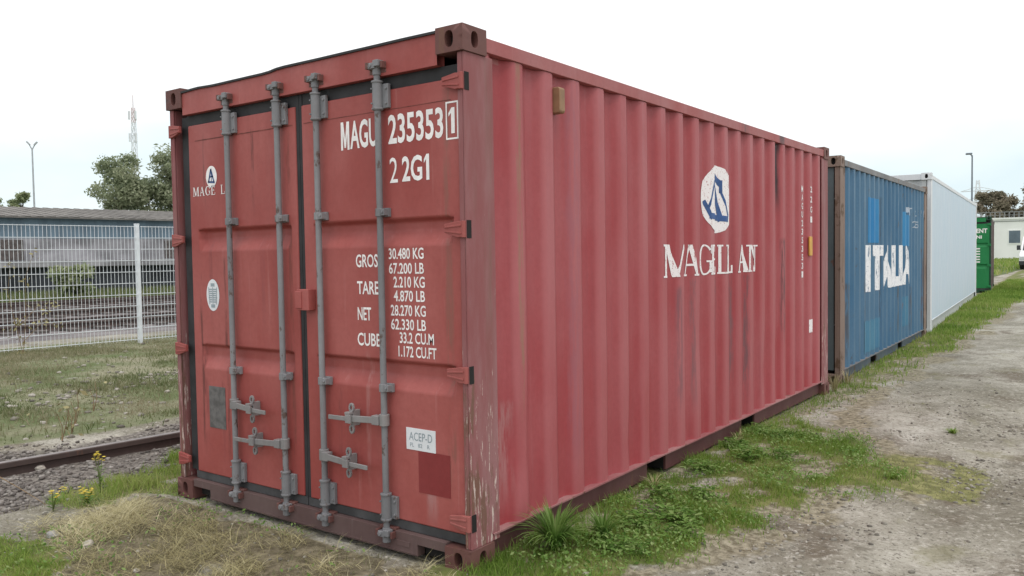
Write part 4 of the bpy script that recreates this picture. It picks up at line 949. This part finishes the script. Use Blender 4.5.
# loose stones (many facets, one object per bed)
def rocks(name, X, Y, size, mats, label, cat, sink=.3):
    t = (1+5**.5)/2; I = np.array([(-1, t, 0), (1, t, 0), (-1, -t, 0), (1, -t, 0), (0, -1, t), (0, 1, t), (0, -1, -t), (0, 1, -t), (t, 0, -1), (t, 0, 1), (-t, 0, -1), (-t, 0, 1)], float); I /= np.linalg.norm(I[0])
    Fi = np.array([(0, 11, 5), (0, 5, 1), (0, 1, 7), (0, 7, 10), (0, 10, 11), (1, 5, 9), (5, 11, 4), (11, 10, 2), (10, 7, 6), (7, 1, 8), (3, 9, 4), (3, 4, 2), (3, 2, 6), (3, 6, 8), (3, 8, 9), (4, 9, 5), (2, 4, 11), (6, 2, 10), (8, 6, 7), (9, 8, 1)])
    n = len(X); V = I[None]*(1+rng.normal(0, .17, (n, 12, 1))); V = V*np.stack([rng.uniform(.7, 1.3, n), rng.uniform(.7, 1.2, n), rng.uniform(.45, .8, n)], 1)[:, None]*size[:, None, None]
    a = rng.uniform(0, 6.28, n); ca, sa = np.cos(a)[:, None], np.sin(a)[:, None]; V = np.stack([V[..., 0]*ca-V[..., 1]*sa, V[..., 0]*sa+V[..., 1]*ca, V[..., 2]], 2)
    V = V+np.stack([X, Y, height(X, Y)+size*sink], 1)[:, None]
    Fa = (Fi[None]+(np.arange(n)*12)[:, None, None]).reshape(-1, 3)
    o = npmesh(name, V.reshape(-1, 3), [Fa], mats, attrs=dict(tint=np.repeat(rng.uniform(0, 1, n), 12))); return tag(o, label, cat, kind='stuff')
def stonemat(name, cols):
    M = NT(name); q = M.n('ShaderNodeValToRGB'); M.l(M.attr('tint'), q.inputs[0]); e = q.color_ramp.elements
    while len(e) < len(cols): e.new(.5)
    for i, c_ in enumerate(cols): e[i].position = i/(len(cols)-1); e[i].color = (*c_, 1)
    M.col(M.mix(M.ramp(M.noise(60), .35, .7, 0, .4), q.outputs[0], (.10, .09, .08))); M.rough(.9); return M.m
m['ballast'] = stonemat('ballast_stone', [(.075, .065, .060), (.145, .128, .118), (.22, .20, .185), (.36, .335, .31)])
m['pebble'] = stonemat('pale_pebbles', [(.11, .10, .085), (.20, .185, .155), (.30, .28, .24), (.46, .43, .38)])
X, Y = scatter(30000, -5.2, -2.5, -2.2, 5, lambda x, y: z_gravel(x, y)*(.25+.75*sm(fbm(x, y, 2.2, 33), .3, .6))*(np.abs(x-railx(y)) > .06)); rocks('ballast_gravel', X, Y, (.004+.020*rng.uniform(0, 1, len(X))**2.2), [m['ballast']], 'grey gravel ballast around the rusty rail', 'gravel')
X, Y = scatter(9000, -12, -4.4, -2, 9, lambda x, y: sm(fbm(x, y, .8, 23), .42, .66)*.6*np.exp(-((x+6.9)/1.3)**2)+.05); rocks('stones', X, Y, rng.uniform(.008, .04, len(X)), [m['pebble']], 'pale stones scattered in the rough grass before the fence', 'stones', .15)
X, Y = scatter(26000, .1, 2.9, .3, 9, lambda x, y: (.12+.88*sm(fbm(x, y, 1.6, 24), .45, .65))*np.clip(1-1.2*z_grassR(x, y), 0, 1)*sm(y, 9, 3)); rocks('pebbles', X, Y, .0025+.015*rng.uniform(0, 1, len(X))**6, [m['pebble']], 'small pale pebbles strewn over the dirt lane', 'pebbles', .1)
X, Y = scatter(900, -2.8, .2, -1.6, 0, lambda x, y: .5+0*x); rocks('grit', X, Y, .004+.014*rng.uniform(0, 1, len(X))**3, [m['pebble']], 'scattered grit in the dry grass before the doors', 'stones', .2)
def stone(x, y, s, label, mat):
    b = bmesh.new(); bmesh.ops.create_icosphere(b, subdivisions=3, radius=1)
    for v in b.verts:
        k = 1+.22*(float(fbm(v.co.x+3*x, v.co.y+v.co.z*1.7, 1.6, 5))-.5)*2+.06*(float(fbm(v.co.x*3, v.co.z*3+y, 2, 8))-.5); v.co = (v.co.x*s*1.2*k, v.co.y*s*.9*k, v.co.z*s*.65*k)
    me = bpy.data.meshes.new('stone'); b.to_mesh(me); b.free(); me.materials.append(mat); o = bpy.data.objects.new('stone', me); C.objects.link(o)
    o.location = (x, y, float(height(x, y))+s*.3); o.rotation_euler = (.2, .1, x*7); tag(o, label, 'stone'); return o
m['rock'] = plain('grey_rock', (.24, .235, .23), .9, .3, 18); m['rock2'] = plain('pale_rock', (.46, .43, .38), .9, .2, 18)
stone(-2.28, -.86, .036, 'grey fist sized stone at the edge of the green patch, lower left', m['rock'])
stone(-1.96, -.83, .030, 'flat pale stone in the dry grass right of the grey stone', m['rock2'])
stone(-1.42, -.86, .018, 'small white stone in the dry grass near the bottom edge', m['rock2'])
stone(-1.26, -.93, .022, 'pale stone cut by the bottom edge below the straw', m['rock2'])
stone(-4.02, -.16, .045, 'pale stone lying against the rusty rail', m['rock2'])
stone(.47, .27, .016, 'small white stone beside the long grass tuft', m['rock2'])

# weeds: blades or leaves from one root
def tuft(x, y, n, h, wd, label, mat, cat='grass tuft', name='grass_tuft', lean=(.25, 1.05), group=None):
    root = empty(name, (x, y, float(height(x, y)))); tag(root, label, cat, group)
    a = rng.uniform(0, 6.28, n); ln = rng.uniform(*lean, n); H_ = h*rng.uniform(.55, 1.1, n); V = []; Fq = []
    for i in range(n):
        d = np.array([math.cos(a[i]), math.sin(a[i]), 0]); sd_ = np.array([-d[1], d[0], 0])*wd*rng.uniform(.7, 1.2); b0 = len(V); o0 = d*rng.uniform(0, .03)
        for k in range(6):
            s = k/5; p = o0+d*H_[i]*ln[i]*s**1.6+np.array([0, 0, H_[i]*(s-(.25+.35*ln[i])*s**2.6*ln[i])]); ww = sd_*(1-s**2.5)*(.5+.5*min(1, s*4)); V += [p-ww/2, p+ww/2]
        for k in range(5): Fq.append((b0+2*k, b0+2*k+1, b0+2*k+3, b0+2*k+2))
    npmesh('blades', np.array(V), [np.array(Fq)], [mat], root, attrs=dict(tint=np.repeat(np.clip(rng.normal(.4, .22, n), 0, 1), 12)))
    return root
def rosette(x, y, n, r_, label, lw=.42, h=.075):
    root = empty('leafy_weed', (x, y, float(height(x, y)))); tag(root, label, 'weed', 'leafy weeds along the red container'); V = []; Fq = []; T = []
    for i in range(n):
        a = rng.uniform(0, 6.28); d = np.array([math.cos(a), math.sin(a), 0]); sd_ = np.array([-d[1], d[0], 0]); L_ = r_*rng.uniform(.14, .36); b0 = len(V); o0 = np.array([rng.normal(0, r_*.42), rng.normal(0, r_*.42), rng.uniform(0, h)]); rise = rng.uniform(.1, .8)
        for k in range(5):
            s = k/4; p = o0+d*L_*s+np.array([0, 0, L_*rise*(s-.7*s*s)]); ww = sd_*L_*lw*math.sin(math.pi*min(1, .12+s*.88))**.8; V += [p-ww/2, p+np.array([0, 0, -.004]), p+ww/2]
        for k in range(4): q_ = b0+3*k; Fq += [(q_, q_+1, q_+4, q_+3), (q_+1, q_+2, q_+5, q_+4)]
        T += [np.clip(rng.normal(.45, .25), 0, 1)]*15
    npmesh('leaves', np.array(V), [np.array(Fq)], [m['weed']], root, attrs=dict(tint=T)); return root
tuft(.17, .46, 260, .27, .011, 'big tuft of long dark green grass at the near corner of the red container', m['weed'])
tuft(.30, .72, 110, .19, .010, 'smaller long grass tuft just past the big one', m['weed'])
tuft(.07, 1.78, 40, .12, .005, 'dry straw tuft under the red side at the first forklift pocket', m['straw'], cat='dry grass', lean=(.3, 1.0))
tuft(.05, 3.30, 34, .13, .005, 'small yellowing tuft beneath the middle of the red side', m['straw'], cat='dry grass', lean=(.3, 1.0))
tuft(.02, 6.2, 60, .24, .006, 'dry weeds standing at the gap between red and blue containers', m['straw'], cat='dry grass', lean=(.1, .7))
tuft(.02, 6.75, 40, .2, .006, 'dry weeds at the foot of the blue corner post', m['straw'], cat='dry grass', lean=(.1, .7))
tuft(-2.55, .16, 60, .10, .007, 'low green tuft at the left bottom corner of the red container', m['weed'])
tuft(-3.30, .74, 90, .20, .006, 'green tuft growing over the rail by the red container', m['grass'])
tuft(1.38, 4.6, 70, .06, .008, 'lone green weed clump in the middle of the lane', m['grass'], cat='weed', lean=(.5, 1.1))
tuft(1.28, 2.80, 70, .05, .008, 'yellow green clump on the mossy patch of the lane', m['grass'], cat='weed', lean=(.5, 1.1))
spots = [(.50, 1.22, .16), (.38, .98, .15), (.62, 1.0, .13), (.30, 1.35, .13), (.20, 1.62, .12), (.42, 1.75, .12), (.15, 2.35, .13), (.33, 2.75, .14), (.14, 3.05, .12), (.55, 2.9, .12), (.12, 3.6, .12), (.35, 3.5, .12), (.55, .62, .10), (.40, .60, .11)]
names = ['nearest the bottom edge', 'second up from the bottom', 'on the outer lane side', 'close under the wall ribs', 'by the first forklift pocket', 'outside the first forklift pocket', 'between the two forklift pockets', 'below the company name', 'hugging the bottom rail mid wall', 'out towards the lane mid wall', 'by the second forklift pocket', 'outside the second forklift pocket', 'low, right of the white stone', 'low, behind the white stone']
for (x, y, r_), nm in zip(spots, names): rosette(x, y, int(130*r_/.13), r_, 'broad leaved green weed %s beside the red container' % nm)
def flower(x, y, h, n, label, lean=0):
    root = empty('yellow_wildflower', (x, y, float(height(x, y)))); tag(root, label, 'wildflower', 'yellow wildflowers in the gravel')
    st = MB(); pe = MB(); V = []; Fq = []; T = []
    for i in range(n):
        a = rng.uniform(0, 6.28); tip = np.array([math.cos(a)*.05+lean*h*.5, math.sin(a)*.05, h*rng.uniform(.75, 1.05)]); st.tube([(0, 0, 0), tuple(tip*np.array([.3, .3, .55])), tuple(tip)], [.0035, .0028, .002], 5)
        for k in range(7):
            c_ = tip+rng.normal(0, .012, 3); b_ = rng.uniform(0, 6.28)
            for q_ in range(6):
                t_ = b_+q_*math.pi/3; d = Vector((math.cos(t_), math.sin(t_), .15)); s2 = Vector((-d.y, d.x, 0)); p = Vector(c_); pe.add([p, p+d*.006+s2*.003, p+d*.013, p+d*.006-s2*.003], [(0, 1, 2, 3)])
        for k in range(9):
            s = rng.uniform(.08, .8); p = tip*np.array([.3, .3, .55])*s*1.6; t_ = rng.uniform(0, 6.28); d = np.array([math.cos(t_), math.sin(t_), rng.uniform(.0, .7)]); s2 = np.array([-d[1], d[0], 0]); l_ = rng.uniform(.03, .06); b0 = len(V); V += [p, p+d*l_*.5+s2*l_*.14, p+d*l_, p+d*l_*.5-s2*l_*.14]; Fq.append((b0, b0+1, b0+2, b0+3)); T += [rng.uniform(.2, .8)]*4
    st.build('stem', m['stem_green'], root, smooth=True); pe.build('flower_heads', m['petal'], root); npmesh('leaves', np.array(V), [np.array(Fq)], [m['weed']], root, attrs=dict(tint=T)); return root
flower(-2.80, -.62, .13, 3, 'yellow wildflower low in the green patch, nearest of three')
flower(-2.72, -.45, .11, 4, 'yellow wildflower with the most heads, middle of three')
flower(-2.95, -.25, .25, 3, 'tallest yellow wildflower, standing in front of the rail')
def drystalk(x, y, pts, label, leaves=0, name='dry_stalk'):
    root = empty(name, (x, y, float(height(x, y)))); tag(root, label, 'dry stalk'); b = MB()
    for P in pts: b.tube(P, list(np.linspace(.005, .002, len(P))), 5)
    b.build('stem', m['stem'], root, smooth=True)
    if leaves:
        P = np.array([np.array(random.choice(Q)[:3])+rng.normal(0, .06, 3) for Q in pts for _ in range(leaves)]); P[:, 2] = np.abs(P[:, 2]); N = rng.normal(size=P.shape); N /= np.linalg.norm(N, axis=1)[:, None]
        V, Fc = cards(P, N, rng.uniform(.03, .06, len(P))); npmesh('withered_leaves', V, [Fc], [m['straw']], root, attrs=dict(tint=np.repeat(rng.uniform(0, .5, len(P)), 4)))
    return root
drystalk(-3.62, -.66, [[(-.3, -.25, .12), (-.1, -.1, .17), (.1, .0, .15), (.35, .05, .08), (.6, .1, .0)]], 'bent dry plant stalk arching over the gravel at the left edge', 0)
drystalk(-11.55, 2.95, [[(0, 0, 0), (.02, .05, .6), (-.05, .1, 1.25), (.0, .22, 1.65)], [(0, 0, 0), (0, -.1, .5), (.02, -.2, 1.0), (0, -.15, 1.4)], [(0, .0, .5), (.0, .25, .78), (.02, .45, .70)], [(0, 0, .2), (0, .3, .5), (0, .5, .42)]], 'withered brown weed standing against the fence at the left edge', 30, 'dry_weed')
for k, (x, y) in enumerate(((-5.0, .55), (-5.35, .75), (-4.75, .35), (-5.9, 1.2))):
    drystalk(x, y, [[(0, 0, 0), (.02, .03, .14), (.05*(-1)**k, .05, .30)], [(0, 0, 0), (-.03, .02, .12), (-.07, .0, .22)]], ['thin dry stalk behind the rail, left of the others', 'thin dry stalk behind the rail, second row back', 'thin dry stalk closest to the rail', 'thin dry stalk farthest from the rail'][k], 3)

# ------------------------------------------------------------------ distant things
wb = empty('white_building', (-9, 125, 0)); tag(wb, 'long white flat roofed building with one grey window at the end of the lane', 'building')
b = MB(); b.box(-34, 40, 0, 14, -.2, 5.30); b.build('wall', m['bld'], wb, bevel=.03)
b = MB(); b.box(-34.1, 40.1, -.12, 14.1, 5.30, 5.55); b.build('roof_edge', m['bld'], wb)
b = MB(); b.box(-34, 40, -.06, -.003, 5.02, 5.10); b.build('gutter', m['bldrail'], wb)
for x0 in (.15, 12, 20):
    b = MB(); b.box(x0-.12, x0+1.42, -.06, .002, 2.02, 3.92); wdw = b.build('window', m['bld'], wb)
    b = MB(); b.box(x0, x0+1.3, -.075, -.061, 2.14, 3.78); b.build('pane', m['bldwin'], wdw)
b = MB(); b.box(-34, 40, -.02, .04, 6.25, 6.36); b.box(-34, 40, -.02, .04, 5.85, 5.92)
for x0 in np.arange(-34, 40, .55): b.box(x0, x0+.14, -.015, .035, 5.55, 6.3)
b.build('roof_railing', m['bldrail'], wb)
# delivery van
van = empty('delivery_van', (-1.78, 63, 0)); tag(van, 'white delivery van parked at the right edge near the white building', 'van')
sec = [(0, .42, .95), (.10, 1.02, 1.0), (1.0, 1.28, 1.0), (1.75, 2.18, .97), (2.1, 2.32, .96), (5.2, 2.34, .96), (5.3, .5, .95)]
b = MB(); poly = [(0, .40), (0, .92), (.12, 1.08), (.95, 1.28), (1.70, 2.12), (2.05, 2.30), (5.25, 2.33), (5.30, .40)]; n = len(poly)
vs = [(s*(1.0 if z < 1.4 else .92), y, z) for s in (-1, 1) for y, z in poly]
b.add(vs, [tuple(range(n)), tuple(range(2*n-1, n-1, -1))]+[(i, (i+1) % n, n+(i+1) % n, n+i) for i in range(n)]); b.build('body', m['van'], van, bevel=.05)
b = MB(); b.add([(-.86, .985, 1.335), (.86, .985, 1.335), (.80, 1.655, 2.085), (-.80, 1.655, 2.085)], [(0, 1, 2, 3)]); b.add([(-.86, .965, 1.335), (.86, .965, 1.335), (.80, 1.635, 2.085), (-.80, 1.635, 2.085)], [(0, 1, 2, 3)]); b.build('windscreen', m['van_glass'], van)
b = MB(); b.box(-1.0, 1.0, -.07, .03, .32, .60); b.build('bumper', m['van_dark'], van, bevel=.03)
b = MB(); b.box(-.55, .55, -.03, .01, .68, .84); b.build('grille', m['van_dark'], van, bevel=.01)
for s in (-1, 1):
    b = MB(); b.box(*sorted((s*.62, s*.96)), -.03, .06, .68, .90); b.build('headlight', m['lampglass'], van, bevel=.03)
    b = MB(); b.box(*sorted((s*1.0, s*1.22)), 1.02, 1.12, 1.35, 1.68); b.box(*sorted((s*.96, s*1.05)), 1.03, 1.10, 1.36, 1.42); b.build('wing_mirror', m['van_dark'], van, bevel=.02)
    b = MB(); b.add([(s*.985, 1.15, 1.36), (s*.985, 2.1, 1.38), (s*.945, 2.05, 1.98), (s*.945, 1.68, 1.98)], [(0, 1, 2, 3)]); b.build('side_window', m['van_glass'], van)
    for y in (.95, 4.2):
        b = MB(); b.cyl((s*.78, y, .34), (s*1.01, y, .34), .34, n=20); wl = b.build('wheel', m['tyre'], van, bevel=.03); b = MB(); b.cyl((s*1.0, y, .34), (s*1.02, y, .34), .2, n=16); b.build('rim', m['rim'], wl)
def lamp(x, y, h, label, heads, mat, rad=.09):
    t = empty('street_lamp', (x, y, 0)); tag(t, label, 'street lamp'); b = MB(); b.cyl((0, 0, 0), (0, 0, h), rad, rad*.6, 10); b.build('pole', mat, t, smooth=True)
    for d in heads:
        b = MB(); d = Vector(d); b.tube([(0, 0, h-.1), tuple(d*.5+Vector((0, 0, h-.02))), tuple(d+Vector((0, 0, h+.08)))], [rad*.5, rad*.45, rad*.4], 6); arm = b.build('arm', mat, t)
        b = MB(); e = d.normalized(); p = d+Vector((0, 0, h+.10)); b.bar(p-e*.1, p+e*.28, .24, .12); b.build('lamp_head', mat, t, bevel=.03)
lamp(-70, 29.0, 11.0, 'tall double headed lamp post behind the shed at the left', [(.10, .18, .24), (-.10, -.18, .24)], m['pole'], .10)
lamp(-5.27, 60, 7.75, 'tall single headed lamp post above the white container at the right', [(-.10, -.03, .0)], m['poledark'], .075)
def lattice(b, p0, p1, w0, w1, n, t):
    for k in range(n):
        a, c_ = k/n, (k+1)/n; za = p0[2]+(p1[2]-p0[2])*a; zb = p0[2]+(p1[2]-p0[2])*c_; wa, wb_ = w0+(w1-w0)*a, w0+(w1-w0)*c_
        A = [(p0[0]+sx_*wa/2, p0[1]+sy*wa/2, za) for sx_, sy in ((-1, -1), (1, -1), (1, 1), (-1, 1))]; B_ = [(p0[0]+sx_*wb_/2, p0[1]+sy*wb_/2, zb) for sx_, sy in ((-1, -1), (1, -1), (1, 1), (-1, 1))]
        for i in range(4):
            b.bar(A[i], B_[i], t, t); b.bar(A[i], B_[(i+1) % 4], t*.7, t*.7); b.bar(A[i], A[(i+1) % 4], t*.7, t*.7)
ms = empty('radio_mast', (-160, 88.6, 0)); tag(ms, 'pale slender lattice radio mast far behind the round trees', 'mast')
b = MB(); lattice(b, (0, 0, 0), (0, 0, 30), 1.6, .6, 22, .10); b.build('tower', m['mast'], ms)
b = MB(); lattice(b, (0, 0, 30), (0, 0, 33), .6, .5, 3, .10); b.cyl((0, 0, 33), (0, 0, 35.5), .09, n=6); b.build('tower_top', m['mast_red'], ms)
for z in (26, 30.5):
    for a in range(3): b = MB(); b.box(math.cos(a*2.1)*.8-.15, math.cos(a*2.1)*.8+.15, math.sin(a*2.1)*.8-.15, math.sin(a*2.1)*.8+.15, z, z+1.7); b.build('antenna', m['mast'], ms)
py = empty('power_pylon', (-28.3, 260, 0)); tag(py, 'faint lattice power pylon far beyond the white container', 'pylon')
b = MB(); lattice(b, (0, 0, 0), (0, 0, 20.5), 4.0, .6, 10, .16); b.build('tower', m['mast'], py)
b = MB()
for z, l_ in ((17.5, 4.2), (14.5, 5.0)):
    for s in (-1, 1): b.bar((s*.3, 0, z), (s*l_, 0, z), .22, .22); b.bar((s*.3, 0, z+1.1), (s*l_, 0, z), .16, .16)
b.build('crossarms', m['mast'], py)
